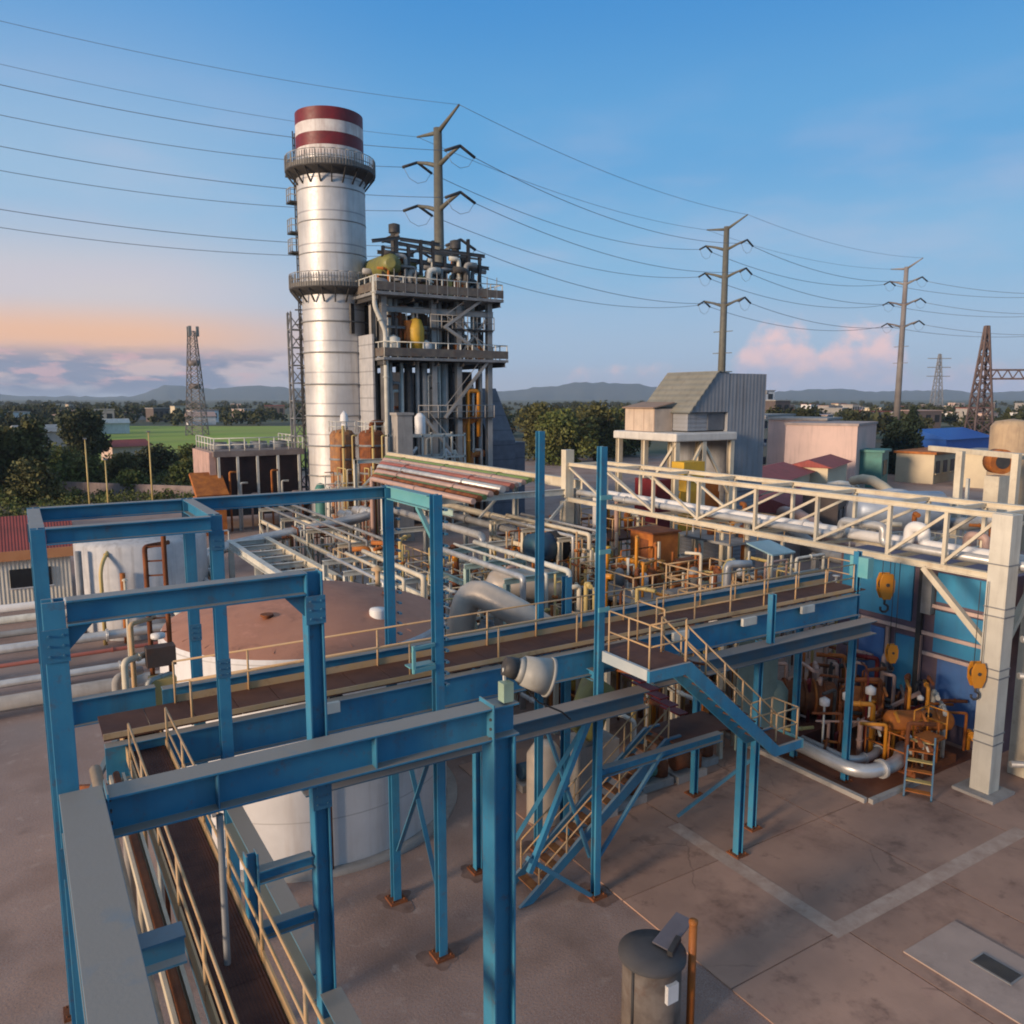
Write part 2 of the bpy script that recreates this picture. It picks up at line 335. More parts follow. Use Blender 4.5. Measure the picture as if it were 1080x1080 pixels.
# ------------------------------------------------------------------ ground
gm = mat('yard_gravel', (.30,.215,.195), (.215,.155,.145), rough=.95, scale=.35, bump=.5, bscale=18, rust=.25, rustcol=(.13,.08,.065))
gnt = gm.node_tree
def far_ground():
    """plant gravel near the yard, scrub and fields beyond it (by position on the ground)"""
    m = bpy.data.materials.new('terrain'); m.use_nodes = True; n = m.node_tree; b = n.nodes['Principled BSDF']; b.inputs['Roughness'].default_value = .95
    g = n.nodes.new('ShaderNodeNewGeometry'); l = n.links
    def no(s, d=5):
        k = n.nodes.new('ShaderNodeTexNoise'); k.inputs['Scale'].default_value = s; k.inputs['Detail'].default_value = d; l.new(g.outputs['Position'], k.inputs['Vector']); return k.outputs['Fac']
    def mr(f, a, c):
        k = n.nodes.new('ShaderNodeMapRange'); l.new(f, k.inputs[0]); k.inputs[1].default_value = a; k.inputs[2].default_value = c; return k.outputs[0]
    def mx(f, a, c):
        k = n.nodes.new('ShaderNodeMix'); k.data_type = 'RGBA'; l.new(f, k.inputs[0])
        for i, s in ((6, a), (7, c)):
            if isinstance(s, tuple): k.inputs[i].default_value = (*s, 1)
            else: l.new(s, k.inputs[i])
        return k.outputs[2]
    near = mx(mr(no(.5), .35, .65), (.39,.25,.19), (.26,.165,.13))
    near = mx(mr(no(22, 3), .45, .6), near, (.29,.21,.185))
    near = mx(mr(no(1.3, 8), .62, .95), near, (.12,.075,.06))
    near = mx(mr(no(.12, 3), .5, .6), near, (.27,.205,.18)); near = mx(mr(no(55, 2), .56, .70), near, (.38,.29,.25)); near = mx(mr(no(34, 3), .58, .72), near, (.15,.10,.085)); near = mx(mr(no(.22, 7), .52, .75), near, (.20,.12,.09)); near = mx(mr(no(2.1, 9), .60, .85), near, (.42,.32,.27)); near = mx(mr(no(.35, 9), .56, .85), near, (.13,.08,.06))
    far = mx(mr(no(.012, 6), .40, .62), (.055,.075,.028), (.10,.085,.05))
    far = mx(mr(no(.06, 5), .52, .66), far, (.045,.05,.025))
    ln = n.nodes.new('ShaderNodeVectorMath'); ln.operation = 'DISTANCE'; l.new(g.outputs['Position'], ln.inputs[0]); ln.inputs[1].default_value = (75, 25, 0)
    c = mx(mr(ln.outputs['Value'], 98, 112), near, far)
    l.new(c, b.inputs['Base Color'])
    bp = n.nodes.new('ShaderNodeBump'); bp.inputs['Strength'].default_value = .25; bp.inputs['Distance'].default_value = .03; l.new(no(16, 6), bp.inputs['Height']); l.new(bp.outputs[0], b.inputs['Normal'])
    return m
g = MB(); G = 9000
g.add([(-G,-G,0),(G,-G,0),(G,G,0),(-G,G,0)], [(0,1,2,3)])
kind(g.build('ground', far_ground()), 'structure')
# cast slabs of the yard, laid slab by slab with open joints
slabm = mat('yard_slab', (.41,.25,.18), (.31,.19,.14), rough=.85, scale=.45, island=.10, bump=.2, bscale=25, rust=.22, rustcol=(.15,.09,.07))
def wear(m, crack, stain, cs=.9):
    n = m.node_tree; l = n.links; b = n.nodes['Principled BSDF']; src = b.inputs['Base Color'].links[0].from_socket
    g = n.nodes.new('ShaderNodeNewGeometry')
    no = n.nodes.new('ShaderNodeTexNoise'); no.inputs['Scale'].default_value = 1.6; no.inputs['Detail'].default_value = 6; l.new(g.outputs['Position'], no.inputs['Vector'])
    ad = n.nodes.new('ShaderNodeMix'); ad.data_type = 'VECTOR'; ad.inputs[0].default_value = .25; l.new(g.outputs['Position'], ad.inputs[4]); l.new(no.outputs['Color'], ad.inputs[5])
    vo = n.nodes.new('ShaderNodeTexVoronoi'); vo.feature = 'DISTANCE_TO_EDGE'; vo.inputs['Scale'].default_value = cs; l.new(ad.outputs[1], vo.inputs['Vector'])
    def mr(f, a, c, x=0., y=1.):
        k = n.nodes.new('ShaderNodeMapRange'); l.new(f, k.inputs[0]); k.inputs[1].default_value = a; k.inputs[2].default_value = c; k.inputs[3].default_value = x; k.inputs[4].default_value = y; return k.outputs[0]
    def mx(f, a, c):
        k = n.nodes.new('ShaderNodeMix'); k.data_type = 'RGBA'; l.new(f, k.inputs[0]); l.new(a, k.inputs[6]); k.inputs[7].default_value = (*c, 1); return k.outputs[2]
    def nz(s_, d):
        k = n.nodes.new('ShaderNodeTexNoise'); k.inputs['Scale'].default_value = s_; k.inputs['Detail'].default_value = d; k.inputs['Roughness'].default_value = .7; l.new(g.outputs['Position'], k.inputs['Vector']); return k.outputs['Fac']
    def ml(a, c):
        k = n.nodes.new('ShaderNodeMath'); k.operation = 'MULTIPLY'; l.new(a, k.inputs[0])
        if isinstance(c, float): k.inputs[1].default_value = c
        else: l.new(c, k.inputs[1])
        return k.outputs[0]
    c = mx(ml(mr(nz(.55, 5), .50, .68), .55), src, stain)
    c = mx(ml(mr(nz(1.1, 8), .58, .80), .55), c, tuple(x*.5 for x in stain))
    c = mx(ml(mr(nz(.8, 7), .58, .70), .4), c, tuple(min(1, x*2.6) for x in stain))
    c = mx(ml(mr(vo.outputs['Distance'], .004, .012, 1., 0.), ml(mr(nz(.4, 2), .52, .62), .35)), c, crack)
    l.new(c, b.inputs['Base Color'])
wear(slabm, (.04,.025,.02), (.15,.085,.065), .55)
s = MB()
for i, x in enumerate((11.25, 14.75, 18.3, 22.0, 26.0, 30.0)):
    x1 = (14.75, 18.3, 22.0, 26.0, 30.0, 34.0)[i]
    for y0, y1 in ((-1,2.6),(2.6,6.3),(6.3,10.0),(10.0,13.35),(13.35,16.9),(16.9,21.5)):
        s.box(x+.018, x1-.018, y0+.018, y1-.018, -.02, .03)
kind(s.build('pavement', slabm), 'structure')
pl = mat('worn_line_paint', (.48,.355,.28), (.38,.26,.20), rough=.85, scale=2.2, rust=.45, rustcol=(.34,.215,.16), rscale=5)
s = MB().box(14.35, 14.78, 10.25, 15.2, .034, .0345); s.box(14.36, 22.4, 9.85, 10.25, .034, .0345)
kind(s.build('painted_line', pl), 'structure')
padm = mat('pad_concrete', (.40,.30,.25), (.33,.25,.21), rough=.9, scale=.8, bump=.2)
wear(padm, (.10,.07,.06), (.24,.18,.15), .5)
s = MB().box(15.15, 17.05, 4.6, 8.85, .0, .06); kind(s.build('concrete_pad', padm), 'structure')
t = thing('drain_cover', 'dark rectangular drain cover set in the pale concrete pad', 'drain cover', (16.25, 7.5, .06))
MB().box(16.02, 16.5, 7.12, 7.95, .06, .075).build('frame', grey, t)
b = MB()
for k in range(9): b.box(16.06+k*.048, 16.09+k*.048, 7.16, 7.91, .075, .085)
b.build('grate', dark, t)
kb = MB().box(20.05, 20.2, 13.2, 20, .03, .17); kb.box(20.2, 22.6, 13.02, 13.17, .03, .17)
kind(kb.build('kerb', concr), 'structure')
kb = MB().box(20.21, 26, 13.18, 21.4, .03, .05); kind(kb.build('machine_floor', mat('oily_floor', (.22,.085,.045), (.13,.05,.03), rough=.5, scale=.8)), 'structure')

stm = mat('stained_footing', (.24,.15,.115), (.15,.09,.07), rough=.95, scale=3, bump=.3)
s = MB(); rr = random.Random(4)
for (x,y) in ((6.85,13.9),(6.8,16.15),(10.85,13.85),(10.8,16.2),(4.87,8.2),(9.0,16.2)):
    ph = [rr.uniform(0,6.28) for _ in range(6)]; q = [.40+sum(math.sin((j+2)*a*.0873+ph[j])*.16/(j+2) for j in range(6))+.025*rr.random() for a in range(72)]
    s.add([(x+q[a]*math.cos(a*.0873), y+q[a]*math.sin(a*.0873), .006) for a in range(72)], [tuple(range(72))])
kind(s.build('ground_stain', stm), 'structure')
# ------------------------------------------------------------------ near steelwork
ZX = (0,0,1)
t = thing('steel_gantry', 'nearest blue gantry with a wide dusty top beam on one H column', 'steel gantry', (4.87, 8.2, 0))
MB().ibeam((.49,8.2,7.66),(5.08,8.2,7.66), .42, .30, tf=.026).build('beam', blue, t, bevel=.006)
MB().ibeam((4.87,8.2,.03),(4.87,8.2,7.445), .32, .30, (1,0,0), tf=.03, tw=.02).build('column', blue, t, bevel=.006)
MB().ibeam((.30,1.2,7.66),(.30,8.38,7.66), .42, .37, tf=.026).build('beam', blue, t, bevel=.006)
MB().ibeam((.32,6.35,7.32),(.86,6.35,7.32), .24, .2).build('beam', blue_d, t)
for x in (1.5, 3.2): MB().box(x-.008, x+.008, 8.06, 8.34, 7.475, 7.845).build('stiffener', blue_d, t)
b = MB().box(4.70,5.04, 8.03,8.37, .03, .06)
for dx in (-.12,.12):
    for dy in (-.12,.12): b.cyl((4.87+dx,8.2+dy,.06),(4.87+dx,8.2+dy,.1), .016, n=6)
b.build('base_plate', dark, t)
MB().cyl((1.5,8.09,7.4),(1.5,8.09,3.0), .035, n=10).build('hanger_rod', grey, t)

for x in (.505, 4.70): 
    q = MB().box(x-.008, x+.008, 8.02, 8.38, 7.40, 7.92).build('end_plate', blue, t)
    b = MB()
    for z in (7.48,7.6,7.72,7.84):
        for y in (8.08,8.32): b.cyl((x-.03,y,z),(x+.03,y,z), .018, n=6)
    b.build('bolt_row', dark, q)
t = thing('steel_tower', 'open blue box frame on six columns at the far end of the service walkway', 'steel tower', (1.45, 12.4, 0))
def col(p, t, z1, o=(0,1,0), h=.19, b=.19, z0=.03, m=None):
    c = MB().ibeam((p[0],p[1],z0),(p[0],p[1],z1), h, b, o).build('column', m or blue, t, bevel=.004)
    if z0 < .5:
        q = MB().box(p[0]-.2, p[0]+.2, p[1]-.2, p[1]+.2, -.01, .06)
        for dx in (-.14,.14):
            for dy in (-.14,.14): q.cyl((p[0]+dx,p[1]+dy,.06),(p[0]+dx,p[1]+dy,.1), .018, n=6)
        q.build('base_plate', rusty, c)
    return c
def beam(t, p, q, h=.25, b=.19, m=None, up=ZX, nm='beam'): return MB().ibeam(p, q, h, b, up).build(nm, m or blue, t, bevel=.004)
for p, o in (((.2,8.6),(0,1,0)), ((2.7,8.6),(1,0,0)), ((.2,13.55),(0,1,0)), ((2.72,13.7),(0,1,0)), ((.2,16.15),(0,1,0)), ((2.72,16.15),(0,1,0))): col(p, t, 9.7, o)
beam(t, (.31,8.6,9.575), (2.6,8.6,9.575))
beam(t, (.3,13.55,9.575), (2.62,13.55,9.575)); beam(t, (.3,16.15,9.575), (2.62,16.15,9.575))
beam(t, (.2,13.65,9.575), (.2,16.05,9.575)); beam(t, (2.72,13.8,9.575), (2.72,16.05,9.575))
beam(t, (.33,16.15,5.9), (1.95,16.15,5.9), .5, .2); beam(t, (.33,13.55,4.95), (1.3,13.55,4.95), .34)
beam(t, (2.72,8.75,4.55), (2.72,13.5,4.55), .36, .26); beam(t, (2.7,1.5,4.5), (2.7,8.45,4.5), .36, .26)
for z in (5.62, 6.3): beam(t, (1.96,8.6,z), (2.58,8.6,z), .16, .14)
beam(t, (1.9,8.6,4.6), (1.9,8.6,6.6), .14, .14, None, (1,0,0), 'post')
b = MB().bar((.25,13.7,4.7),(1.3,15.9,5.5), .09); b.build('brace', blue_d, t)
MB().bar((.25,15.95,4.6),(1.35,13.8,5.3), .09).build('brace', rusty, t)
beam(t, (2.82,16.15,9.575), (6.7,16.15,9.575), .25, .2)
for (x,y) in ((2.7,8.6),(.2,8.6),(2.72,13.7),(2.72,16.15),(.2,16.15)):
    for z in (9.28, 7.1):
        q = MB().box(x-.11,x+.11,y-.112,y-.098,z-.16,z+.16).build('splice_plate', blue_d, t); b = MB()
        for dz in (-.1,0,.1):
            for dx in (-.06,.06): b.cyl((x+dx,y-.112,z+dz),(x+dx,y-.13,z+dz), .013, n=6)
        b.build('bolt_row', blue_d, q)
for (x,sg) in ((.31,1),(2.6,-1)): MB().prism([(x,9.44),(x+sg*.22,9.44),(x,9.2)], 1, 8.592, 8.608).build('gusset', blue_d, t)
t = thing('steel_portal', 'blue portal of two columns joined by a short teal beam beside the tank', 'steel portal', (6.85, 15, 0))
col((6.85,13.9), t, 9.75); col((6.8,16.15), t, 9.72)
beam(t, (6.83,14.04,9.58), (6.82,16.0,9.58), .28, .22, teal)
MB().bar((6.83,14.05,8.9),(6.83,14.7,9.42), .08).build('brace', teal, t)
MB().bar((6.84,14.04,4.7),(6.82,16.02,1.3), .10, .03).build('brace', blue_d, t)
MB().bar((6.88,16.02,4.7),(6.88,14.04,1.3), .10, .03).build('brace', blue_d, t)
for k in range(16):
    for y in (13.78, 16.05): MB().box(6.985,7.05,y,y+.16, 5.9+k*.235, 5.94+k*.235).build('clip', blue_d, t)
br = MB().bar((6.25,13.76,6.35),(6.74,13.82,6.35), .08).build('bracket', teal, t); MB().bar((6.25,13.76,6.8),(6.74,13.82,6.8), .06).build('bracket_rail', teal, br); MB().bar((6.27,13.77,6.3),(6.27,13.77,6.85), .06).build('bracket_post', teal, br); MB().box(6.2,6.74,13.8,14.05,6.395,6.42).build('bracket_plate', teal, br)
t = thing('steel_mast_pair', 'two tall blue columns rising behind the stair landing', 'steel columns', (10.85, 15, 0))
col((10.85,13.85), t, 10.55, h=.17, b=.165); col((10.8,16.2), t, 10.8, h=.17, b=.165)
beam(t, (10.85,13.95,5.35), (10.82,16.1,5.35), .24, .18)
MB().bar((10.78,13.85,4.8),(9.0,13.85,1.2), .12).build('brace', blue, t); MB().bar((10.76,13.95,4.5),(9.3,15.6,.4), .1).build('brace', blue, t)
MB().bar((8.95,13.85,1.55),(10.72,13.85,.05), .1).build('brace', blue_d, t); MB().bar((10.95,13.9,.9),(12.9,13.9,3.05), .08).build('brace', blue_d, t)
MB().bar((10.8,14.0,.9),(10.8,16.0,3.6), .08).build('brace', blue_d, t)
for z in (6.9,8.2,9.4): MB().box(10.70,11.0,13.68,13.715, z, z+.1).build('clip', teal, t)
t = thing('steel_stub_column', 'short blue column standing behind the walkway handrail', 'steel column', (11.7,16.3,0))
col((11.7,16.3), t, 7.1)

# main walkway: girders, deck, handrails
t = thing('walkway_bridge', 'long blue girder walkway with rusty deck and yellow handrails crossing the yard', 'walkway', (12, 14.8, 0))
beam(t, (.9,14.2,5.62), (20.6,14.2,5.62), .62, .22, blue, nm='girder'); beam(t, (2.0,15.62,5.95), (21.2,15.62,5.95), .62, .22, blue, nm='girder')
b = MB()
for k in range(27):
    x = .9+k*.75; b.box(x+.006, x+.744, 14.32, 15.5, 5.955, 5.985)
b.build('deck', deck, t)
MB().bar((.9,14.33,6.03),(20.6,14.33,6.03), .02, .10).build('toe_board', yellow, t); MB().bar((2.2,15.49,6.05),(20.9,15.49,6.05), .02, .14).build('toe_board', yellow, t)
railp(t, [(2.2,15.46,5.98),(20.9,15.46,5.98),(20.9,14.4,5.98)], .8, 1.35); railp(t, [(2.3,14.36,5.98),(10.6,14.36,5.98)], .75, 2.0, mid=False); railp(t, [(13.0,14.36,5.98),(20.6,14.36,5.98)], .8, 1.3)
for x in (4.6,8.8,13.5,15.9,18.2):
    MB().box(x-.25,x+.25,14.0,14.085,5.75,5.95).build('cable_box', pale, t)
for p, z in (((16.3,14.0),5.28), ((20.8,14.4),7.15), ((16.3,16.2),5.6), ((20.8,16.3),5.6), ((9.0,16.2),5.6)): col(p, t, z, (1,0,0), .17, .17)
MB().ibeam((16.3,13.66,5.3),(16.3,13.66,6.6), .15,.15,(1,0,0)).build('post', blue, t)
for x in (5.2,9.0,13,16.3,20.4): beam(t, (x,14.32,5.45), (x,15.5,5.6), .2, .16, blue_d, nm='cross_beam')
MB().bar((16.3,14.15,1.9),(14.9,15.4,.1), .08).build('brace', blue_d, t)
MB().box(20.72,20.98,14.0,14.6,6.4,7.0).build('gusset', teal, t)
for i, (x0, x1, y, z, lab) in enumerate(((3.9,11.8,13.4,4.85,'dusty grey crane rail beam running under the nearest gantry'), (12.4,20.65,13.75,5.08,'dusty grey crane rail beam running under the far half of the walkway'))):
    one('crane_rail', MB().ibeam((x0,y,z),(x1,y,z), .40, .42, tf=.03), mat('dusty_rail', (.03,.10,.16), (.07,.10,.12), rough=.7, dust=.95, dustcol=(.29,.24,.205), rust=.2), lab, 'crane rail', (0,0,0), 'crane rail beams', .004)
    C.objects[-1].name

# service walkway coming towards the viewer
t = thing('service_walkway', 'narrow dark grating walkway with yellow rails running under the nearest gantry', 'walkway', (1.5, 8, 5.7))
b = MB()
for k in range(16): b.box(1.25, 1.80, .2+k*.94, 1.132+k*.94, 5.70, 5.74)
b.build('deck', grating, t)
for x in (1.22, 1.83): MB().box(x-.012, x+.012, .2, 15.3, 5.6, 5.86).build('toe_board', yellow, t)
railp(t, [(1.22,.4,5.74),(1.22,13.6,5.74)], .72, 1.5, .018); railp(t, [(1.83,.4,5.74),(1.83,14.0,5.74)], .72, 1.5, .018)
for x in (1.28, 1.77): MB().ibeam((x,.2,5.5),(x,15.2,5.5), .2, .1).build('girder', blue_d, t)
b = one('cable_tray', MB().box(.88,.92,.3,13.4,5.62,5.76).box(1.06,1.10,.3,13.4,5.62,5.76).box(.921,1.059,.3,13.4,5.63,5.65), cream, 'cream cable tray beside the narrow grating walkway', 'cable tray', (1,7,5.6))
one('pipe', MB().cyl((.70,.3,5.9),(.70,13.4,5.9), .085, n=14), mat('beige_pipe', (.40,.31,.22), (.30,.22,.15), rust=.3), 'beige pipe alongside the wide grey gantry beam', 'pipe', (.7,7,5.9))
one('pipe', MB().cyl((.98,.3,5.76),(.98,13.4,5.76), .05, n=10), rusty, 'thin rusty pipe lying in the cream cable tray', 'pipe', (.98,7,5.76))

# landing and stairs
t = thing('stair_landing', 'blue landing with yellow handrails and a stair flight dropping to the yard', 'stair', (11.5,13,0))
MB().box(10.9,12.1,12.22,14.05,5.94,5.98).build('deck', deck, t)
wb = mat('whitish_fascia', (.45,.47,.46), (.36,.40,.41), rough=.5, rust=.2)
MB().box(10.82,10.9,12.2,13.7,5.76,6.0).build('fascia', wb, t)
st = MB().prism([(10.82,5.99),(10.82,5.74),(11.85,5.74),(14.80,3.16),(15.75,3.16),(15.75,3.38),(14.95,3.38),(12.0,5.99)], 1, 12.12, 12.195); st.build('stringer', blue, t, bevel=.004)
MB().prism([(11.85,5.74),(14.80,3.16),(15.75,3.16),(15.75,3.38),(14.95,3.38),(12.0,5.99)], 1, 13.0, 13.07).build('stringer', blue, t, bevel=.004)
MB().box(15.75,15.82,12.12,13.07,3.16,3.38).build('fascia', teal, t)
for k in range(11):
    x = 12.1+k*.262; z = 5.76-k*.232; MB().box(x, x+.25, 12.2, 12.99, z, z+.03).build('tread', deck, t)
MB().box(14.96,15.74,12.2,12.99,3.3,3.34).build('deck', deck, t)
railp(t, [(10.93,13.6,5.98),(10.93,12.26,5.98),(11.95,12.26,5.98)], .95, .7)
railp(t, [(12.05,13.05,5.98),(12.05,13.95,5.98)], .95, .6)
for y in (12.24, 13.02): railp(t, [(11.95,y,5.98),(14.95,y,3.36),(15.7,y,3.36)], .8, .8)
railp(t, [(15.72,12.24,3.36),(15.72,13.02,3.36)], .8, .5)
col((15.0,13.3), t, 3.15, (1,0,0), .18, .18)
for k in range(5): MB().bar((11.2+.4*k,12.4,5.7),(11.4+.4*k,13.9,5.4), .05).build('brace', rusty, t)
t = thing('lower_stair', 'lower stair flight with rusty treads hidden behind the blue braces', 'stair', (11.4,14.6,0))
for y in (14.35, 15.15): MB().prism([(13.9,3.1),(13.9,2.88),(13.6,2.88),(9.4,.04),(9.05,.04),(13.4,3.1)], 1, y-.04, y+.04).build('stringer', blue_d, t)
for k in range(15):
    x = 9.5+k*.27; z = .22+k*.19; MB().box(x, x+.24, 14.4, 15.1, z, z+.03).build('tread', mat('tread_rust', (.30,.13,.04), (.18,.07,.03), rough=.8, scale=4), t)
for y in (14.36, 15.14): railp(t, [(9.6,y,.3),(13.5,y,3.05)], .85, .9)
MB().ibeam((11.05,13.95,2.98),(14.9,13.95,2.98), .22, .2).build('beam', blue, t); MB().box(13.5,15.6,14.1,15.3,3.0,3.05).build('deck', deck, t)
railp(t, [(12.3,15.3,5.0),(14.6,15.3,3.4)], .8, .7, m=rusto)
for k in range(7): MB().box(12.0+.33*k,12.3+.33*k,14.5,15.25,5.2-.28*k,5.24-.28*k).build('tread', redbr, t)
# floodlight on the gantry
t = thing('floodlight', 'round white floodlight head on a bracket at the end of the gantry beam', 'floodlight', (5.15,8.2,7.87))
c = Vector((5.28,8.10,8.20)); d = Vector((.86,-.35,-.30)).normalized()
MB().cyl(c-d*.20, c-d*.12, .12, .18, 28).cyl(c-d*.12, c+d*.22, .185, .235, 28).cyl(c+d*.22, c+d*.26, .25, .25, 28).build('housing', mat('lamp_grey', (.36,.345,.31), (.25,.24,.215), rough=.5, rust=.15, streak=.3), t)
h = MB().tube([c+d*.261, c+d*.272], [.215,.205], 20).build('lens', mat('lens_glass', (.30,.30,.28), rough=.2), t)
MB().tube([c-d*.36, c-d*.20], [.12,.14], 14).build('gear_box', dark, t)
MB().bar(c-d*.25+Vector((-.12,0,.02)), c-d*.24+Vector((-.12,0,-.26)), .03).bar((5.0,8.18,7.885),(5.0,8.18,8.12), .06, .04).build('bracket', pale, t)
MB().box(4.86,5.0,8.06,8.2,7.9,8.14).build('ballast_box', mat('ballast_green', (.30,.40,.30), rough=.5), t)
MB().tube([c-d*.2+Vector((0,0,-.1)), c+d*.1+Vector((0,0,-.36)), c+d*.45+Vector((0,.05,-.42)), c+d*.6+Vector((0,.1,-.5))], .012, 6).build('cable', black, t)
# hopper bin
t = thing('hopper_bin', 'round dark steel bin with a half open lid standing in the yard', 'bin', (9.25,10.1,0))
c = (9.25,10.1,0)
MB().lathe(c, [(.52,0),(.54,.05),(.54,1.5),(.50,1.52)], 28).build('body', mat('bin_side', (.20,.16,.13), (.10,.075,.06), rough=.7, streak=.5, rust=.35, scale=2), t)
b = MB().lathe(c, [(.62,1.50),(.62,1.58),(.30,1.64),(.0,1.66)], 28); b.build('lid', mat('bin_lid', (.085,.078,.078), (.065,.06,.06), rough=.65), t)
MB().bar((9.35,9.98,1.70),(10.22,10.28,1.80), .36, .03, (-.1,-.1,1)).build('flap', mat('flap_sheet', (.19,.165,.18), (.14,.125,.14), rough=.5), t)
MB().bar((9.35,9.75,1.7),(9.75,9.95,1.74), .1,.1).build('hinge', dark, t)
MB().box(9.1,9.35,9.50,9.58,.95,1.3).build('control_box', white, t)
MB().cyl((8.72,10.0,.0),(8.72,10.0,1.5), .03).build('drain_pipe', dark, t)
one('bollard_post', MB().cyl((9.88,9.72,0),(9.88,9.72,2.12), .075, n=14).lathe((9.88,9.72,2.12), [(.085,0),(.085,.06),(0,.08)], 14), mat('post_orange', (.40,.13,.02), (.30,.09,.02), rough=.6, rust=.3), 'orange brown standpipe post beside the round bin', 'post', (9.88,9.72,0))

# ------------------------------------------------------------------ storage tank behind the walkway
t = thing('storage_tank', 'large white storage tank with a reddish brown roof behind the walkway', 'tank', (6.7,21.9,0))
tc_ = (6.7,21.9,0)
MB().lathe(tc_, [(3.88,0),(3.88,5.3),(3.80,5.45)], 72).build('shell', mat('tank_white', (.66,.64,.63), (.55,.53,.52), rough=.55, scale=.7, stripe=(2,1.33,.03,(.36,.34,.33)), streak=.5, streakcol=(.38,.30,.24), rust=.12), t)
MB().lathe(tc_, [(3.80,5.45),(3.62,5.53),(2.0,6.05),(0,6.4)], 72).build('roof', tankrf, t)
MB().lathe(tc_, [(4.2,.0),(4.2,.1),(3.89,.1)], 72).build('foundation_ring', concr, t)
wear(tankrf, (.20,.10,.07), (.26,.12,.08), .18)
b = MB()
for k in range(24):
    a = 2*math.pi*k/24; b.bar((6.7+.3*math.cos(a),21.9+.3*math.sin(a),6.36),(6.7+3.6*math.cos(a),21.9+3.6*math.sin(a),5.545), .02, .012)
b.build('roof_seam', tankrf, t)
for x, y, z in ((5.2,20.4,5.9),(8.8,21.0,5.9),(6.2,23.6,6.0)): MB().cyl((x,y,z-.1),(x,y,z+.16), .11, n=12).cyl((x,y,z+.16),(x,y,z+.2), .17, n=12).build('nozzle', rusty, t)
MB().lathe((7.9,19.6,5.75), [(.22,0),(.22,.25),(.2,.3),(0,.33)], 16).build('vent', white, t)
MB().cyl((9.3,23.0,5.6),(9.3,23.0,6.3), .08, n=10).lathe((9.3,23.0,6.3), [(.2,0),(.2,.06),(0,.16)], 12).build('vent', yellow, t)
b = MB()
for k in range(12):
    a = math.radians(205+k*4); r = 3.96
    b.box(6.7+r*math.cos(a)-.1, 6.7+r*math.cos(a)+.1, 21.9+r*math.sin(a)-.1, 21.9+r*math.sin(a)+.1, .35+k*.38, .39+k*.38)
b.build('spiral_step', grey, t)
MB().cyl((5.9,18.0,.1),(5.9,18.0,4.9), .05).build('level_pipe', rusty, t)
t = thing('riser_stack', 'tangle of beige riser pipes with a brown valve box at the walkway junction', 'pipework', (1.9,17.4,0))
for i, (x, y, r, z, m) in enumerate(((1.55,17.2,.07,6.4,cream), (1.72,17.35,.05,7.1,yellow), (1.4,17.45,.09,6.0,concr), (2.1,17.6,.05,8.6,rusty), (2.45,17.5,.05,8.9,rusty), (1.95,17.2,.06,5.9,pale))):
    MB().bend([(x,y,0),(x,y,z),(x+.5,y+.3,z)], r, 8).build('pipe', m, t)
MB().box(1.95,2.5,17.1,17.4,6.2,6.6).build('valve_box', mat('box_brown', (.09,.06,.05), (.05,.04,.035), rough=.7, rust=.4), t)
b = MB()
for k in range(11): b.bar((2.1,17.6,5.6+k*.3),(2.45,17.5,5.6+k*.3), .03)
b.build('ladder_rung', rusty, t)
MB().lathe((2.2,17.25,6.75), [(.0,0),(.14,.02),(.14,.10),(0,.12)], 12).build('gauge', white, t)
MB().box(2.0,2.5,17.2,17.6,5.1,5.9).build('filter_pot', yelp, t)

# ------------------------------------------------------------------ pipes on the ground, far left
rows = [(33.6,.55,.30,concr,'broad pale concrete duct nearest to the walkway, far left'), (36.2,.5,.16,pipe_s,'grey lagged pipe running beside the pale concrete duct'), (38.4,.6,.09,redpp,'thin red fire pipe on low sleepers, far left'), (40.6,.7,.22,pipe_s,'thick silver pipe running behind the thin red pipe'), (43.2,.7,.16,grey,'dark grey pipe between two pale pipes at far left'), (45.6,.8,.20,pale,'cream pipe second nearest to the red roofed shed'), (48.2,.8,.22,white,'white pipe running just in front of the red roofed shed')]
for i, (y, z, r, m, lab) in enumerate(rows):
    t = thing('ground_pipe', lab, 'pipe', (-2,y,0), 'pipes on sleepers')
    MB().bend([(-14,y,z),(6.5-i*.05,y,z),(6.5-i*.05,y,.05)], r, 12).build('pipe_run', m, t)
    for k in range(5): MB().box(-12+k*4.3,-11.75+k*4.3,y-.4,y+.4,-.01,z-r+.02).build('sleeper', concr, t)
one('kerb_wall', MB().box(-16,8,34.6,34.8,0,.35), white, 'low whitewashed kerb wall along the ground pipes', 'wall', (0,34.6,0))
# red roofed shed, white tank
t = thing('workshop_shed', 'cream shed with a dark red roof and one black window at the left edge', 'shed', (-2,53,0))
MB().box(-9,2.3,52.6,58,0,3.0).build('wall', mat('shed_wall', (.66,.60,.50), (.58,.52,.42), rough=.8, wave=('X', 1.6, .06), bump=.5), t)
MB().prism([(52.3,3.05),(58.3,3.05),(55.3,4.7)], 0, -9.4, 2.6).build('roof', redp, t)
MB().box(-9.4,2.6,52.2,52.29,2.55,3.1).build('fascia', mat('orange_fascia', (.55,.24,.10), (.5,.2,.08), rough=.6), t)
w_ = MB().box(-.75,1.3,52.5,52.595,.95,2.0).build('window', glass, t); MB().box(-.83,1.38,52.52,52.58,.87,.945).build('sill', white, w_)
t = thing('water_tank', 'squat white tank with a curved yellow pipe, seen through the blue box frame', 'tank', (5.2,44.5,0))
MB().lathe((5.2,44.5,0), [(3.1,0),(3.1,4.5),(2.9,4.7),(0,5.0)], 56).build('shell', mat('greyed_white', (.47,.46,.46), (.38,.38,.39), rough=.6, streak=.5, rust=.12), t)
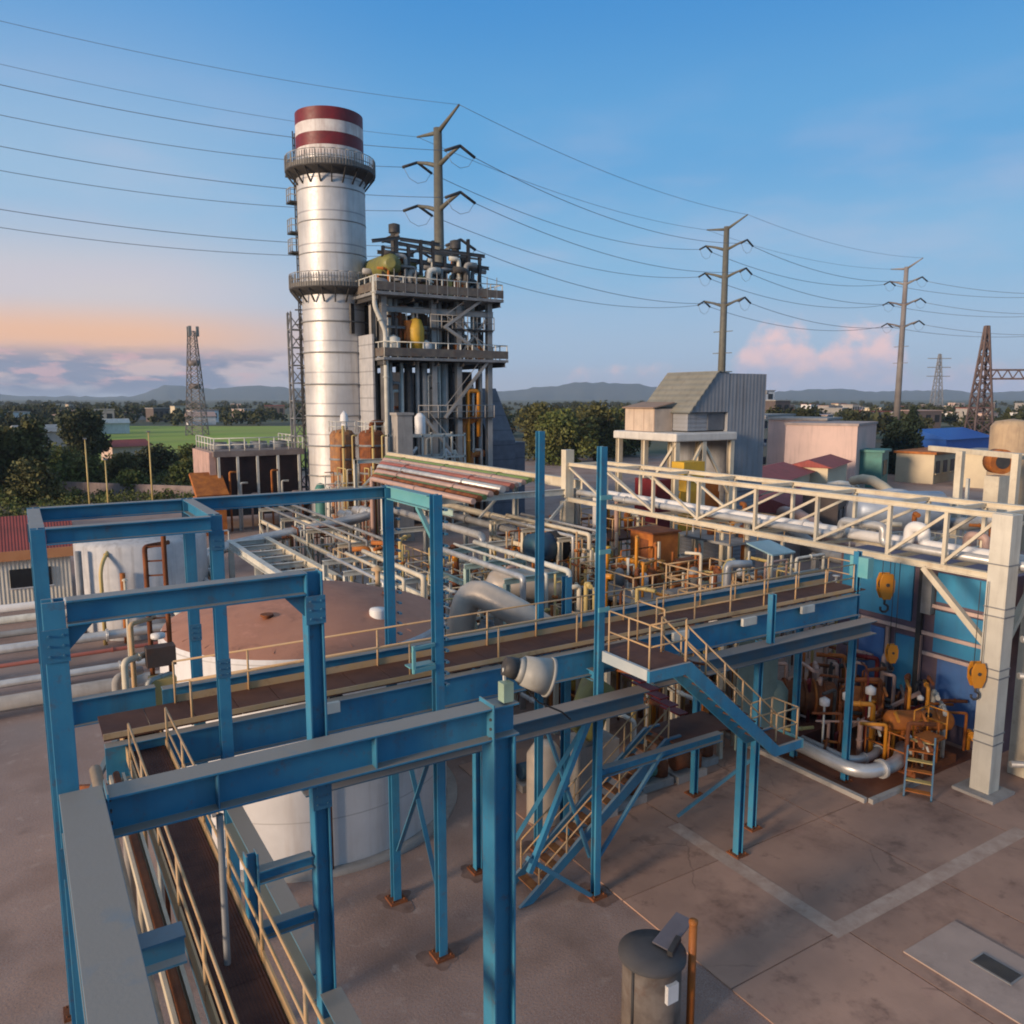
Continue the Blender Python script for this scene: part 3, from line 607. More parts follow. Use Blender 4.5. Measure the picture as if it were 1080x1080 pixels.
MB().bend([(3.0,41.5,0),(3.0,41.5,3.8),(3.6,42.3,4.6)], .09, 8, .7).build('pipe', yelp, t)
MB().bend([(3.9,41.3,0),(3.9,41.3,3.4)], .12, 8).build('pipe', rusto, t)
MB().bend([(2.2,42.6,0),(2.2,42.6,4.4)], .14, 8).build('pipe', grey, t)

# ------------------------------------------------------------------ stack
SX, SY, SR = 25.7, 72.3, 2.95
t = thing('chimney_stack', 'tall silver clad chimney with red and white bands at the top', 'chimney', (SX,SY,0))
s0 = (SX,SY,0)
MB().lathe(s0, [(SR-.1,0),(SR-.1,21.3)], 64).build('shell', stackm, t); MB().lathe(s0, [(SR+.02,21.3),(SR+.02,32.2)], 64).build('shell', stackm, t)
for z in (4.5, 7.2, 9.9, 12.7, 15.5, 18.2, 24.0, 26.7, 29.4, 31.8): MB().lathe(s0, [(SR-.12,z),(SR+.045,z+.02),(SR+.045,z+.12),(SR-.12,z+.14)], 64).build('hoop', grey, t)
for z0, z1, m in ((32.2,32.95,whband),(32.95,34.0,redbr),(34.0,34.95,whband),(34.95,36.0,redbr)):
    MB().lathe(s0, [(SR-.02,z0),(SR-.02,z1)], 64).build('band', m, t)
MB().lathe(s0, [(SR-.02,36.0),(SR-.35,36.05),(SR-.35,33)], 64).build('rim', dark, t)
for z in (21.1, 31.1):
    p = MB().lathe(s0, [(SR,z-.55),(SR+.95,z-.05),(SR+1.0,z+.06),(SR+.02,z+.06)], 48).build('platform', dark, t)
    ring_rail(p, s0, SR+.95, z+.12, 1.15, 28, galv)
    b = MB()
    for k in range(96):
        a = 2*math.pi*k/96; x, y = SX+(SR+.97)*math.cos(a), SY+(SR+.97)*math.sin(a); b.bar((x,y,z+.06),(x,y,z+1.15), .05)
    b.lathe(s0, [(SR+.96,z+.06),(SR+.96,z+.42)], 48); b.build('guard', mat('guard_mesh', (.20,.185,.165), (.14,.13,.12), rough=.7), p)
    for k in range(20):
        a = 2*math.pi*k/20; MB().bar((SX+(SR+.02)*math.cos(a),SY+(SR+.02)*math.sin(a),z-1.2),(SX+(SR+.9)*math.cos(a),SY+(SR+.9)*math.sin(a),z-.1), .12).build('bracket', dark, p)
ldx, ldy = SX-RX*3.05-FX*.3, SY-RY*3.05-FY*.3
lad = MB()
for d in (-.3,.3): lad.bar((ldx-FX*.2+d*FX,ldy-FY*.2+d*FY,8),(ldx-FX*.2+d*FX,ldy-FY*.2+d*FY,34.6), .09)
for k in range(44): lad.bar((ldx-FX*.5,ldy-FY*.5,8.3+.6*k),(ldx+FX*.1,ldy+FY*.1,8.3+.6*k), .05)
lad.build('ladder', dark, t)
for z in (26.0, 28.6, 30.9, 24.3):
    q = MB().box(ldx-.75,ldx+.5,ldy-.6,ldy+.6,z,z+.15).build('rest_platform', dark, t)
    railp(q, [(ldx+.4,ldy-.55,z+.15),(ldx-.7,ldy-.55,z+.15),(ldx-.7,ldy+.55,z+.15)], 1.1, .7, .04, galv)
for k in range(9): MB().lathe((ldx,ldy,9+k*1.3), [(.5,0),(.5,.07)], 12).build('cage_hoop', dark, t)
t = thing('lift_mast', 'slim lattice hoist mast standing against the left side of the chimney', 'mast', (SX-4.0,SY+1.0,0))
bx, by = SX-RX*3.35-.2, SY-RY*3.35
b = [(bx-.6,by-.4),(bx+.6,by-.4),(bx+.6,by+.6),(bx-.6,by+.6)]
for p in b: MB().bar((*p,0),(*p,19.2), .16).build('post', grey, t)
for k in range(12):
    z = k*1.6
    for i in range(4):
        p, q = b[i], b[(i+1) % 4]; MB().bar((*p,z+.1),(*q,z+.1), .1).bar((*p,z+.1),(*q,z+1.7) if k % 2 else (*q,z+1.7), .08).build('lacing', grey, t)
MB().box(bx-.5,bx+.5,by-.3,by+.5,.2,2.6).build('cabin', rusty, t)

# ------------------------------------------------------------------ boiler house (steam generator)
t = thing('boiler_house', 'open boiler structure with two railed platforms, pipes and a drum beside the chimney', 'boiler', (27.4,65.35,0))
X0, X1, Y0, Y1 = 27.4, 38.4, 65.35, 73.5
ZL, ZH = 15.0, 20.4
for x in (27.6, 32.3, 34.8, 38.0):
    MB().ibeam((x,Y0+.3,0),(x,Y0+.3,ZH-.3), .5, .5, (0,1,0)).build('column', galv, t)
    MB().ibeam((x,Y1-.3,0),(x,Y1-.3,ZH-.3), .5, .5, (0,1,0)).build('column', grey, t)
for y in (68.0, 70.7): MB().ibeam((27.6,y,0),(27.6,y,ZH-.3), .5, .5, (1,0,0)).build('column', galv, t)
cas = mat('boiler_casing', (.20,.20,.21), (.13,.13,.14), rough=.55, scale=.5, streak=.5, stripe=(2,1.8,.08,(.08,.08,.09)))
for i, (x0, x1) in enumerate(((28.6,30.8),(31.1,32.9),(33.3,34.9))):
    MB().box(x0,x1,66.6,72.6,1.5,13.8).build('casing', cas, t); MB().box(x0+.3,x1-.3,67.4,72,15.4,19.0).build('casing', dark, t)
MB().box(35.2,37.6,68.2,72.6,1,14).build('casing', dark, t); MB().box(35.4,37.0,69,72,15.4,18.6).build('casing', dark, t)
for x, r, z0, z1, m in ((28.3,.22,1,14.6,galv),(29.4,.16,1,14.6,pale),(30.1,.3,1,14.6,dark),(30.9,.2,1,19.8,galv),(31.6,.26,.5,14.6,galv),(33.0,.2,.5,14.6,pale),(33.6,.34,.5,14.6,galv),(34.2,.18,.5,14.6,black),(37.3,.2,2,14.6,galv)):
    MB().cyl((x,66.05,z0),(x,66.05,z1), r, n=10).build('downcomer', m, t)
for x, r, z0, z1, m in ((28.4,.3,15.2,20,pale),(29.0,.2,15.2,20,galv),(33.2,.25,15.2,20,galv),(33.9,.2,15.2,20,dark),(35.4,.35,15.2,20,galv),(36.6,.2,15.2,20,pale),(37.2,.28,15.2,20,dark)):
    MB().cyl((x,66.2,z0),(x,66.2,z1), r, n=10).build('riser', m, t)
for pts, r, m in (([(35.3,65.9,.5),(35.3,65.9,9.5),(36.6,65.9,9.5),(36.6,66.9,13)], .36, rusto), ([(36.2,66.0,.5),(36.2,66.0,6.4),(37.6,66.0,6.4)], .34, rusto), ([(35.8,65.7,3),(35.8,65.7,12.2),(36.9,65.7,12.2),(36.9,65.7,8)], .2, orange), ([(37.2,66.3,1),(37.2,66.3,13.6)], .25, rusty)):
    MB().bend(pts, r, 10).build('steam_pipe', m, t)
def platform(z, ox0, ox1, oy, th, m):
    q = MB().box(X0-ox0,X1+ox1,Y0-oy,Y1+.4,z-th,z).build('platform', m, t)
    railp(q, [(X0-ox0+.1,Y1,z),(X0-ox0+.1,Y0-oy+.1,z),(X1+ox1-.1,Y0-oy+.1,z),(X1+ox1-.1,Y1,z)], 1.3, 1.2, .05, pale)
    MB().bar((X0-ox0+.08,Y0-oy+.04,z+.45),(X1+ox1,Y0-oy+.04,z+.45), .02, .7).bar((X0-ox0+.04,Y0-oy+.1,z+.45),(X0-ox0+.04,Y1,z+.45), .02, .7).build('kick_panel', mat('kick_panel', (.17,.14,.11), (.10,.085,.075), rough=.7, rust=.4), q)
    for x in (X0-ox0+.2, 30, 32.3, 34.8, X1+ox1-.3): MB().ibeam((x,Y0-oy+.1,z-th-.22),(x,Y1,z-th-.22), .4, .25).build('joist', dark, q)
    return q
platform(ZL, .3, 1.0, .9, .22, grey); platform(ZH, .9, .5, .9, .25, grey)
MB().ibeam((X0,Y0+.2,ZH-1.3),(X1,Y0+.2,ZH-1.3), .5, .3).build('beam', galv, t); MB().ibeam((X0,Y0+.2,17.6),(X1,Y0+.2,17.6), .2, .2).build('beam', grey, t)
MB().bar((34.8,Y0+.2,15.3),(38,Y0+.2,19), .18).build('brace', galv, t); MB().bar((34.8,Y0+.2,19),(38,Y0+.2,15.3), .18).build('brace', galv, t)
for z, x0, x1 in ((5.2,28.4,35.0),(9.8,30.5,38.2),(17.7,31.8,38.2)):
    q = MB().box(x0,x1,Y0-.35,Y0+.22,z-.1,z).build('gallery', dark, t); railp(q, [(x0,Y0-.33,z),(x1,Y0-.33,z)], 1.1, 1.0, .04, galv)
for (xa,za,xb,zb) in ((35.0,5.2,31.0,9.8),(28.6,1.0,32.6,5.2),(33.0,9.8,37.4,14.8),(37.6,15.1,33.2,17.7),(33.0,17.7,37.0,20.4)):
    for yy in (Y0-.62,Y0-.38): MB().bar((xa,yy,za),(xb,yy,zb), .05,.22).build('stair_stringer', galv, t)
    MB().bar((xa,Y0-.6,za+1),(xb,Y0-.6,zb+1), .05).build('stair_rail', galv, t)
for k in range(22):
    x = 27.7+k*.5; MB().bar((x,Y0-.85,ZH),(x,Y0-.85,ZH+1.9), .05).build('screen_post', galv, t) if k % 2 else MB().bar((x,Y0+.1,ZL),(x,Y0+.1,ZH-1.5), .07).build('thin_post', (galv,pale,dark)[k%3], t)
for z in (22.0, 23.4, 24.4): MB().bar((28.2,66.9,z),(38,66.9,z-.2), .16).build('roof_rail', grey, t)
# between the platforms
MB().lathe((30.6,65.6,15.1), [(.0,0),(.7,.2),(.75,2.4),(.5,3.2),(0,3.4)], 20).build('flash_vessel', yell, t)
MB().box(29.6,30.1,65.3,66.2,16.3,18.2).build('valve_block', rusto, t); MB().lathe((31.5,65.4,15.05), [(.0,0),(.5,.1),(.5,1.2),(0,1.6)], 16).build('pot', white, t)
MB().lathe((28.3,65.2,15.05), [(.0,0),(.6,.1),(.6,1.6),(0,1.9)], 16).build('pot', pale, t)
# top: drum, valves and roof frame
MB().tube([(28.3,65.4,22.9),(28.5,65.9,22.9),(28.7,66.4,22.9),(28.8,72,22.9),(28.8,72.6,22.9)], [.4,.85,1.0,1.0,.4], 24).build('drum', olive, t)
for x in (28.2, 29.4): MB().bar((x,66.4,ZH),(x,66.4,21.7), .3).build('saddle', rusto, t)
R2 = random.Random(3)
for i in range(9):
    x = 28.0+i*1.18; h = 2.5+R2.random()*2.2
    MB().ibeam((x,66.3,ZH),(x,66.3,ZH+h+1), .25,.25,(0,1,0)).build('roof_post', dark, t)
for (a, b_) in (((27.0,66.3,24.7),(29.6,66.3,25.2)),((29.6,66.3,25.1),(33.4,66.3,25.0)),((33.4,66.3,24.5),(38.0,66.3,24.4)),((30.0,66.5,23.5),(37.5,66.5,23.2)),((29.5,70,25.6),(36.5,70,25.0)),((36.5,66.6,23.5),(38.6,66.6,23.4)),((27.6,66.6,23.9),(31.0,66.6,23.9)),((29.5,66.3,25.5),(29.5,70,25.5))):
    MB().ibeam(a, b_, .3, .22).build('roof_beam', mat('roof_frame', (.085,.085,.09), (.12,.11,.10), rough=.6, rust=.3), t)
for i in range(70):
    x = 27.8+R2.random()*9.6; y = 65.6+R2.random()*4; h = .7+R2.random()*2.8; r = .1+R2.random()*.24
    MB().bend([(x,y,ZH),(x,y,ZH+h),(x+R2.choice((-1,1))*(.5+R2.random()),y,ZH+h)], r, 8).build('vent_pipe', R2.choice((galv,dark,grey,rusto,olive,pale)), t)
for i in range(12):
    x = 29.8+i*.7; MB().box(x,x+.4+R2.random()*.5,66.0,66.9,ZH+.02,ZH+.7+R2.random()*1.3).build('valve_set', R2.choice((rusty,dark,grey,rusto,olive,rusty)), t)
for i in range(60):
    x = 28.2+R2.random()*9.2; y = 65.7+R2.random()*1.0; z0 = 15.05 if i % 2 else 1.0; h = R2.uniform(2,5) if i % 2 else R2.uniform(4,13.5)
    MB().bend([(x,y,z0),(x,y,z0+h),(x+R2.choice((-1,1))*R2.uniform(.5,1.4),y,z0+h)], R2.uniform(.07,.16), 7).build('small_pipe', R2.choice((galv,pale,rusty,dark,pale,grey)), t)
for i in range(8): MB().box(28.5+i*1.2,29.1+i*1.2,65.5,66.1,15.02,15.5+R2.random()*1.2).build('valve_set', R2.choice((rusto,rusty,pale,grey)), t)
for x, h in ((29.6,6.0),(35.6,5.2),(36.6,4.0)): MB().cyl((x,67.5,ZH),(x,67.5,ZH+h), .34, n=12).lathe((x,67.5,ZH+h-.6), [(.5,0),(.5,.7),(.2,.8)], 12).build('silencer', dark, t)
MB().bend([(26.6,65.0,21.6),(26.6,65.0,19.2),(27.5,65.0,17.2),(27.5,65.0,2)], .22, 8).build('drain_line', pale, t)
MB().box(27.75,29.9,73.55,79,0,16.6).build('side_casing', mat('silver_side', (.50,.49,.49), (.42,.42,.43), rough=.5, metal=.2, stripe=(2,1.15,.1,(.2,.2,.21)), streak=.3), t)
MB().box(26.86,27.04,66.4,72.9,.4,17.0).build('side_skin', MATS['silver_side'], t)
MB().box(27.6,31.8,73.6,76,16.6,20.3).build('duct', dark, t)
MB().bar((27.2,70,18.5),(25.8,72.2,18.5), 2.6, 2.6).build('breeching', dark, t)
casd = mat('blue_grey_casing', (.11,.125,.16), (.085,.095,.12), rough=.6, stripe=(2,1.4,.08,(.04,.045,.06)))
MB().prism([(66.8,0),(78,0),(78,12.5),(70.5,12.5),(66.8,7.5)], 0, 38.7, 41.6).build('inlet_duct', casd, t)
MB().box(41.6,43.5,68,78,0,7.2).build('inlet_duct', casd, t)
# skid at the foot
t = thing('pump_skid', 'pale pipe cage with small tanks at the foot of the boiler structure', 'skid', (29,62,0))
for x in (27,29,31,33):
    for y in (61.2,63.6): MB().bar((x,y,0),(x,y,8.6), .14).build('post', pale, t)
for z in (4.4, 6.6, 8.4):
    for y in (61.2,63.6): MB().bar((26.9,y,z),(33.1,y,z), .14).build('beam', pale, t)
for i in range(7):
    x = 27.3+i*.85; MB().bend([(x,62,2),(x,62,5.5+R2.random()*2.5),(x+.7,62,5.5+R2.random()*2)], .13, 8).build('pipe', R2.choice((pale,grey,rusty,white)), t)
MB().lathe((29.0,61.6,8.6), [(.45,0),(.45,1.4),(.2,1.7),(0,1.75)], 16).build('small_tank', white, t)
one('concrete_pier', MB().box(26.0,27.3,59.4,60.6,0,10.2).box(25.9,27.4,59.3,60.7,10.2,10.4), concr, 'grey concrete pier between the rusty vessels and the boiler', 'pier', (26.6,60,0))
for i, (p, m2, lab) in enumerate((((22.6,62.7,0),mat('mottled_rust', (.40,.17,.05), (.22,.12,.07), rough=.8, scale=1.4, streak=.8, streakcol=(.12,.06,.035), rust=.5, rscale=1.5),'rust orange vessel nearest to the chimney foot'), ((24.5,61.2,0),rusty,'darker brown rusty vessel right of the orange one'))):
    t = thing('rusty_vessel', lab, 'vessel', p, 'rusty upright vessels')
    MB().lathe(p, [(1.02,0),(1.02,8.6),(.8,8.95),(0,9.1)], 28).build('shell', m2, t)
    for k in range(5): MB().bend([(p[0]-1.2+.5*k,p[1]-1.45,0),(p[0]-1.2+.5*k,p[1]-1.45,5+.9*(k*3%5)),(p[0]-.8+.5*k,p[1]-1.45,5+.9*(k*3%5))], .07, 7).build('pipe', (pale,rusty,cream,yelp,grey)[k], t)
    railp(t, [(p[0]-.8,p[1]+.8,8.9),(p[0]-.8,p[1]-.8,8.9),(p[0]+.8,p[1]-.8,8.9)], .8, .8, .035, pale)
    for z in (1.2,2.2,3.3,4.4,5.5,6.6,7.7): MB().lathe(p, [(1.03,z),(1.07,z+.02),(1.07,z+.15),(1.03,z+.17)], 28).build('hoop', grey, t)
    MB().cyl((p[0]-.35,p[1]-1.15,0),(p[0]-.35,p[1]-1.15,9.4), .1).build('pipe', yelp, t)
    if i == 0: MB().cyl((p[0]+.2,p[1],9.05),(p[0]+.2,p[1],9.7), .3, .2).lathe((p[0]+.2,p[1],9.7), [(.35,0),(.3,.5),(0,.9)], 14).build('vent_cap', white, t)
    else: MB().bend([(p[0],p[1],9),(p[0],p[1],9.6),(p[0]+1,p[1],9.6)], .2, 8).build('vent_pipe', rusty, t)
# cooler hall left of the stack
t = thing('cooler_bank', 'dark louvred cooler bank with a flat grey top and a pinkish end wall', 'cooler', (17,78,0))
lv = mat('louvre_brown', (.045,.022,.022), (.03,.018,.018), rough=.8, wave=('Z', 3, .1), bump=.7)
p0 = Vector((14.6,74.5,0))
MB().box(14.8,22.2,72.5,80,2.6,6.5).build('body', lv, t)
MB().box(14.5,22.4,72.2,80.2,6.5,7.0).build('roof', mat('louvre_top', (.23,.19,.17), (.15,.12,.11), rough=.9, scale=.8, rust=.3), t)
for k in range(4): MB().lathe((15.7+k*1.8,76,7.0), [(.8,0),(.75,.6),(.6,.6)], 18).build('fan_ring', grey, t)
MB().box(14.2,14.75,72.6,80,1.5,6.9).build('end_wall', mat('pinkish_sheet', (.50,.32,.27), (.36,.24,.21), rough=.8, streak=.5, scale=.8), t)
railp(t, [(14.6,80,7.0),(14.6,72.3,7.0),(22.3,72.3,7.0),(22.3,80,7.0)], 1.1, 1.2, .05, pale)
for k in range(9): MB().bend([(14.8+k*.9,72.0,0),(14.8+k*.9,72.0,2.2+(k*7%4)),(15.4+k*.9,72.0,2.2+(k*7%4))], .09, 7).build('pipe', (rusty,rusto,pale,pinkp)[k%4], t)
for x in (14.9,16.5,18.2,20.0,21.9): MB().bar((x,72.3,0),(x,72.3,6.5), .2).build('column', pale, t)
MB().box(14.8,22.2,72.9,80,1.2,2.6).build('plenum', dark, t)
one('valve_shelter', MB().prism([(70.2,3.5),(73,5.2),(73.4,5.0),(70.4,3.1)], 0, 12.6,15.2).box(12.8,15.0,70.6,73,0,3.2), rusto, 'small orange sheet shelter at the left foot of the cooler bank', 'shelter', (13,71,0))
for i,(dx,z) in enumerate(((0,3.6),(1.2,4.3))):
    one('condensate_pot', MB().lathe((22.9+dx,69.5-dx*.6,0), [(.5,0),(.5,z),(.3,z+.4),(0,z+.5)], 18), green if i==0 else white, ('small green pot standing behind the orange vessel','small white pot standing behind the orange vessel')[i], 'vessel', (23+dx,69.5,0))
# main pipe rack running away to the boiler
t = thing('pipe_rack', 'steel pipe rack on rows of pale columns leading to the boiler', 'pipe rack', (21,48,0))
for y in (33,39,45,51,57):
    for x in ((16.2, 24.3) if y < 44 else (21.5, 24.3)): MB().ibeam((x,y,0),(x,y,7.0), .26,.26,(1,0,0)).build('column', pale, t)
    MB().ibeam((16.0 if y < 44 else 21.3,y,6.88),(24.5,y,6.88), .3,.2).build('cross_beam', pale, t); MB().ibeam((16.0 if y < 44 else 21.3,y,4.6),(24.5,y,4.6), .26,.2).build('cross_beam', pale, t)
    MB().bar((21.7,y,4.7),(24,y,6.8), .12).build('brace', pale, t)
MB().ibeam((24.45,32.8,7.2),(24.45,58,7.2), .5,.3).build('edge_beam', cream, t); MB().ibeam((16.1,31,6.6),(16.1,42,6.6), .3,.2).build('edge_beam', mat('mint_steel', (.34,.44,.38), (.30,.37,.33), rough=.5, rust=.2), t)
i = 0
for k, (x, r, m, lab) in enumerate(((24.0,.11,yelp,'yellow pipe next to the cream edge beam of the pipe rack'),(23.55,.14,greenp,'green pipe near the cream edge of the pipe rack'),(23.1,.11,greenp,'thinner green pipe, second from the yellow one on the rack'),(22.6,.15,pinkp,'thick pink pipe beside the green ones on the rack'),(22.05,.11,pale,'pale pipe between two pink pipes on the rack'),(21.6,.14,pinkp,'pink pipe beyond the pale one on the rack'),(21.0,.16,redpp,'red pipe in the middle of the rack'),(20.4,.12,pinkp,'pink pipe just left of the red one on the rack'),(19.8,.18,pipe_s,'lagged silver pipe left of the pinks on the rack'),(19.1,.13,rusty,'rusty brown pipe on the left half of the rack'),(18.4,.16,pinkp,'pink pipe second from the mint edge beam of the rack'),(17.75,.12,greenp,'dull green pipe on the left half of the rack'),(17.2,.15,rusty,'rusty brown pipe nearest to the mint edge beam of the rack'),(22.85,.08,yelp,'slim yellow pipe between the green and pink pipes on the rack'),(21.3,.08,greenp,'slim green pipe between the pink and red pipes on the rack'),(16.6,.13,pinkp,'pink pipe overhanging the mint edge beam of the rack'))):
    one('rack_pipe', MB().bend([(x,29.5+(x-16)*.9,7.05+r),(x,44.5+(x-18)*2.1,7.05+r),(x,44.5+(x-18)*2.1,.5)], r, 10), m, lab, 'pipe', (x,45,7), 'pipes on the long rack')
for k, (x, m, lab) in enumerate(((19,pipe_s,'silver pipe on the lower tier of the rack, left'),(21,grey,'grey pipe on the lower tier of the rack, middle'),(22.8,cream,'cream pipe on the lower tier of the rack, right'))):
    one('rack_pipe', MB().bend([(x,44 if x < 22 else 57,4.95),(x,33.5,4.95),(x,33.5,1.0)], .2, 10), m, lab, 'pipe', (x,45,4.8), 'pipes on the long rack')
# bare pale trestle beyond the tank
t = thing('bare_trestle', 'bare pale steel trestle with open cross beams beyond the brown tank roof', 'trestle', (11,40,0))
for x in (9.6, 11.6): MB().ibeam((x,33.5,3.7),(x,45,3.7), .4,.3).build('beam', cream if x > 10 else pale, t)
for k in range(7): MB().ibeam((9.75,34+k*1.8,3.7),(11.45,34+k*1.8,3.7), .24,.2).build('cross_beam', pale, t)
for y in (33.8,39,44.6):
    for x in (9.6,11.6): MB().ibeam((x,y,0),(x,y,3.48), .26,.26).build('column', pale, t)
for i,(y,z,r) in enumerate(((46.5,3.2,.22),(47.6,3.0,.3),(49,2.6,.25),(50.4,2.4,.3))):
    one('lagged_pipe', MB().bend([(8.0+i*.3,y-6,.1),(8.0+i*.3,y-6,z*.6),(9.2,y,z),(19,y,z+1.2),(19,y+3,z+1.2)], r, 10, 1.5), pipe_s, ('nearest','second','third','farthest')[i]+' of the four bent silver pipes behind the bare trestle', 'pipe', (12,y,0), 'bent silver pipes')

# ------------------------------------------------------------------ cream pipe bridge
TX = 23.7
t = thing('truss_bridge', 'cream steel truss pipe bridge carried on one thick column at the right', 'truss bridge', (23.7,11.8,0))
ZT, ZB = 8.28, 6.5
ys = [12.05, 13.5, 15.35, 18.1, 20.85, 23.85, 26.6, 29.9, 32.9]
for x in (TX, TX+2.1):
    for z, w_ in ((ZT,.17), (ZB,.2)): MB().ibeam((x,11.6,z),(x,33.2,z), w_, .22, tf=.03, tw=.1).build('chord', cream, t, bevel=.004)
    for i, y in enumerate(ys[1:] if x == TX else ys): MB().bar((x,y,ZB+.1),(x,y,ZT-.085), .13,.11).build('vertical', cream, t)
    for i in range(len(ys)-1):
        y0, y1 = ys[i], ys[i+1]
        a, c_ = ((y0,ZT-.15),(y1,ZB+.16)) if i < 5 else ((y0,ZB+.16),(y1,ZT-.15))
        MB().bar((x,*a),(x,*c_), .10,.09).build('diagonal', cream, t)
for y in ys:
    for z in (ZT, ZB): MB().bar((TX+.12,y,z-.012),(TX+1.98,y,z-.012), .12).build('cross_beam', cream, t)
c0 = MB().box(23.42,23.98,11.5,12.06,.12,8.35).build('column', mat('column_cream', (.60,.56,.47), (.52,.48,.40), rough=.6, streak=.35, rust=.1), t, bevel=.01)
for z in (1.6,1.9,3.6,3.85,5.4,5.65,6.9): MB().box(23.40,24.0,11.48,12.08,z,z+.035).build('strap', grey, c0)
MB().box(23.1,24.3,11.2,12.4,.0,.12).build('base_plate', concr, t)
MB().bar((TX,12.1,4.5),(TX,14.1,6.4), .2,.17).build('knee_brace', cream, t)
MB().bar((24.05,11.78,4.4),(25.7,11.78,6.35), .2,.17).build('knee_brace', cream, t)
MB().box(25.55,26.05,11.5,12.06,.05,6.4).build('column', cream, t)
MB().box(23.42,23.95,32.8,33.3,0,6.4).build('column', cream, t); MB().box(25.6,26.0,32.8,33.3,0,6.4).build('column', cream, t)
MB().box(23.45,23.95,32.85,33.25,6.6,9.0).build('column_head', cream, t)
for i, (x, z, r, m, lab) in enumerate(((24.25,6.83,.14,pipe_s,'lagged silver pipe nearest the front face of the cream truss bridge'),(24.75,6.88,.19,white,'thick white pipe in the middle of the cream truss bridge'),(25.25,6.8,.12,pinkp,'pinkish pipe at the rear of the cream truss bridge'))):
    one('bridge_pipe', MB().bend([(x,33.0-i,.5),(x,33.0-i,z),(x,17.5-i*2.2,z),(x,17.5-i*2.2,z+.55),(x,15.9-i*1.1,z+.55),(x,15.9-i*1.1,z),(x,8,z)], r, 12), m, lab, 'pipe', (x,20,6.5), 'pipes on the truss bridge')
# hooks
def hook(p, top, s, lab):
    t = thing('hoist_hook', lab, 'hoist hook', p, 'orange hoist hook blocks'); x, y, z = p
    e = Vector((.85,-.53,0))*s; n = Vector((-.53,-.85,0))*s
    P = Vector(p)
    pr = [(-.13,.30),(-.20,.1),(-.19,-.18),(-.10,-.40),(.10,-.40),(.19,-.18),(.20,.1),(.13,.30)]
    for sg in (-1, 1):
        b = MB(); o = P+n*(.075*sg); q = P+n*(.13*sg)
        vs = [o+e*a+Vector((0,0,b_*s)) for a, b_ in pr]+[q+e*a+Vector((0,0,b_*s)) for a, b_ in pr]; k = len(pr)
        b.add(vs, [tuple(range(k)), tuple(range(2*k-1,k-1,-1))]+[(i,(i+1)%k,k+(i+1)%k,k+i) for i in range(k)]); b.build('cheek_plate', orange, t, bevel=.01*s)
    MB().cyl(P-n*.07,P+n*.07,.17*s,n=20).build('sheave', dark, t); MB().cyl(P-n*.15,P+n*.15,.05*s,n=10).build('pin', dark, t)
    MB().tube([P+Vector((0,0,-.38*s)), P+Vector((0,0,-.55*s))]+[P+e*(.11*math.sin(a))+Vector((0,0,(-.66-.11*math.cos(a))*s+.0)) for a in (2.6,2.0,1.2,.4,-.4,-1.2,-1.9)], .032*s, 8).build('hook', dark, t)
    for d in (-.10,.10): MB().cyl(P+e*d+Vector((0,0,.2*s)), Vector((x,y,top))+e*d, .012, n=6).build('rope', dark, t)
hook((23.55,15.25,5.65), 6.42, 1.2, 'largest orange hook block, hanging just under the truss bridge')
hook((23.5,14.85,3.5), 6.42, .85, 'orange hook block hanging lowest on long ropes before the blue wall')
hook((23.2,12.0,3.72), 6.42, 1.05, 'orange hook block hanging close to the thick cream column')
# blue building behind
t = thing('blue_building', 'building front of blue sheet panels with pale rails behind the truss bridge', 'building', (26.3,16,0))
MB().box(26.3,30,12.9,18.9,0,5.95).build('wall', mat('violet_frame', (.16,.11,.14), (.11,.08,.11), rough=.7, streak=.4), t)
for y0, y1, z0, z1, m in ((15.95,18.75,3.85,5.9,panelb),(13.1,15.1,4.75,5.75,panelb),(13.1,15.1,3.0,4.45,panelb),(16.9,17.9,1.3,3.35,panelv),(15.75,16.5,1.3,3.3,panelb),(13.1,14.9,.7,2.8,panelv)):
    MB().box(26.22,26.297,y0,y1,z0,z1).build('panel', m, t, bevel=.006)
for y0,y1,z in ((12.9,18.9,3.6),(12.9,15.4,2.9),(12.9,15.4,4.6)): MB().bar((26.15,y0,z),(26.15,y1,z), .08,.12).build('rail_strip', pinkw, t)
for y in (16.7,15.5): MB().bar((26.12,y,.1),(26.12,y,3.5), .12).build('post', pinkp, t)
MB().bar((26.1,15.55,.1),(26.1,15.55,5.9), .16).build('post', dark, t)
MB().box(26.0,26.28,15.15,15.5,4.3,5.7).build('cabinet', grey, t)
MB().lathe((26.0,17.9,3.55),[(0,0),(.12,.02),(.12,.1),(0,.2)],12).build('lamp', white, t)

# machinery on the oily floor
R3 = random.Random(11)
t = thing('turbine_pump', 'large rust brown pump set with ribbed casing on the oily floor', 'pump', (22.6,17.6,.05))
MB().tube([(21.4,18.6,1.3),(21.5,18.5,1.3),(22.0,18.1,1.3),(23.5,16.9,1.3),(23.6,16.8,1.3)], [.3,.5,.55,.55,.3], 22).build('casing', rusty, t)
for k in range(7): MB().cyl(Vector((21.7,18.35,1.3))+Vector((.25,-.2,0))*k, Vector((21.76,18.30,1.3))+Vector((.25,-.2,0))*k, .62, n=24).build('rib', rusto if k % 2 else rusty, t)
MB().box(21.3,23.9,16.5,18.8,.05,.55).build('plinth', mat('dark_red', (.10,.03,.02), (.07,.025,.02), rough=.7), t)
MB().tube([(23.7,16.7,1.3),(24.6,16.0,1.3)], [.45,.45], 18).build('motor', rusto, t)
t = thing('rust_skid', 'orange rust skid with upright pipes and a drum beside the thick column', 'skid', (23.6,13.9,.05))
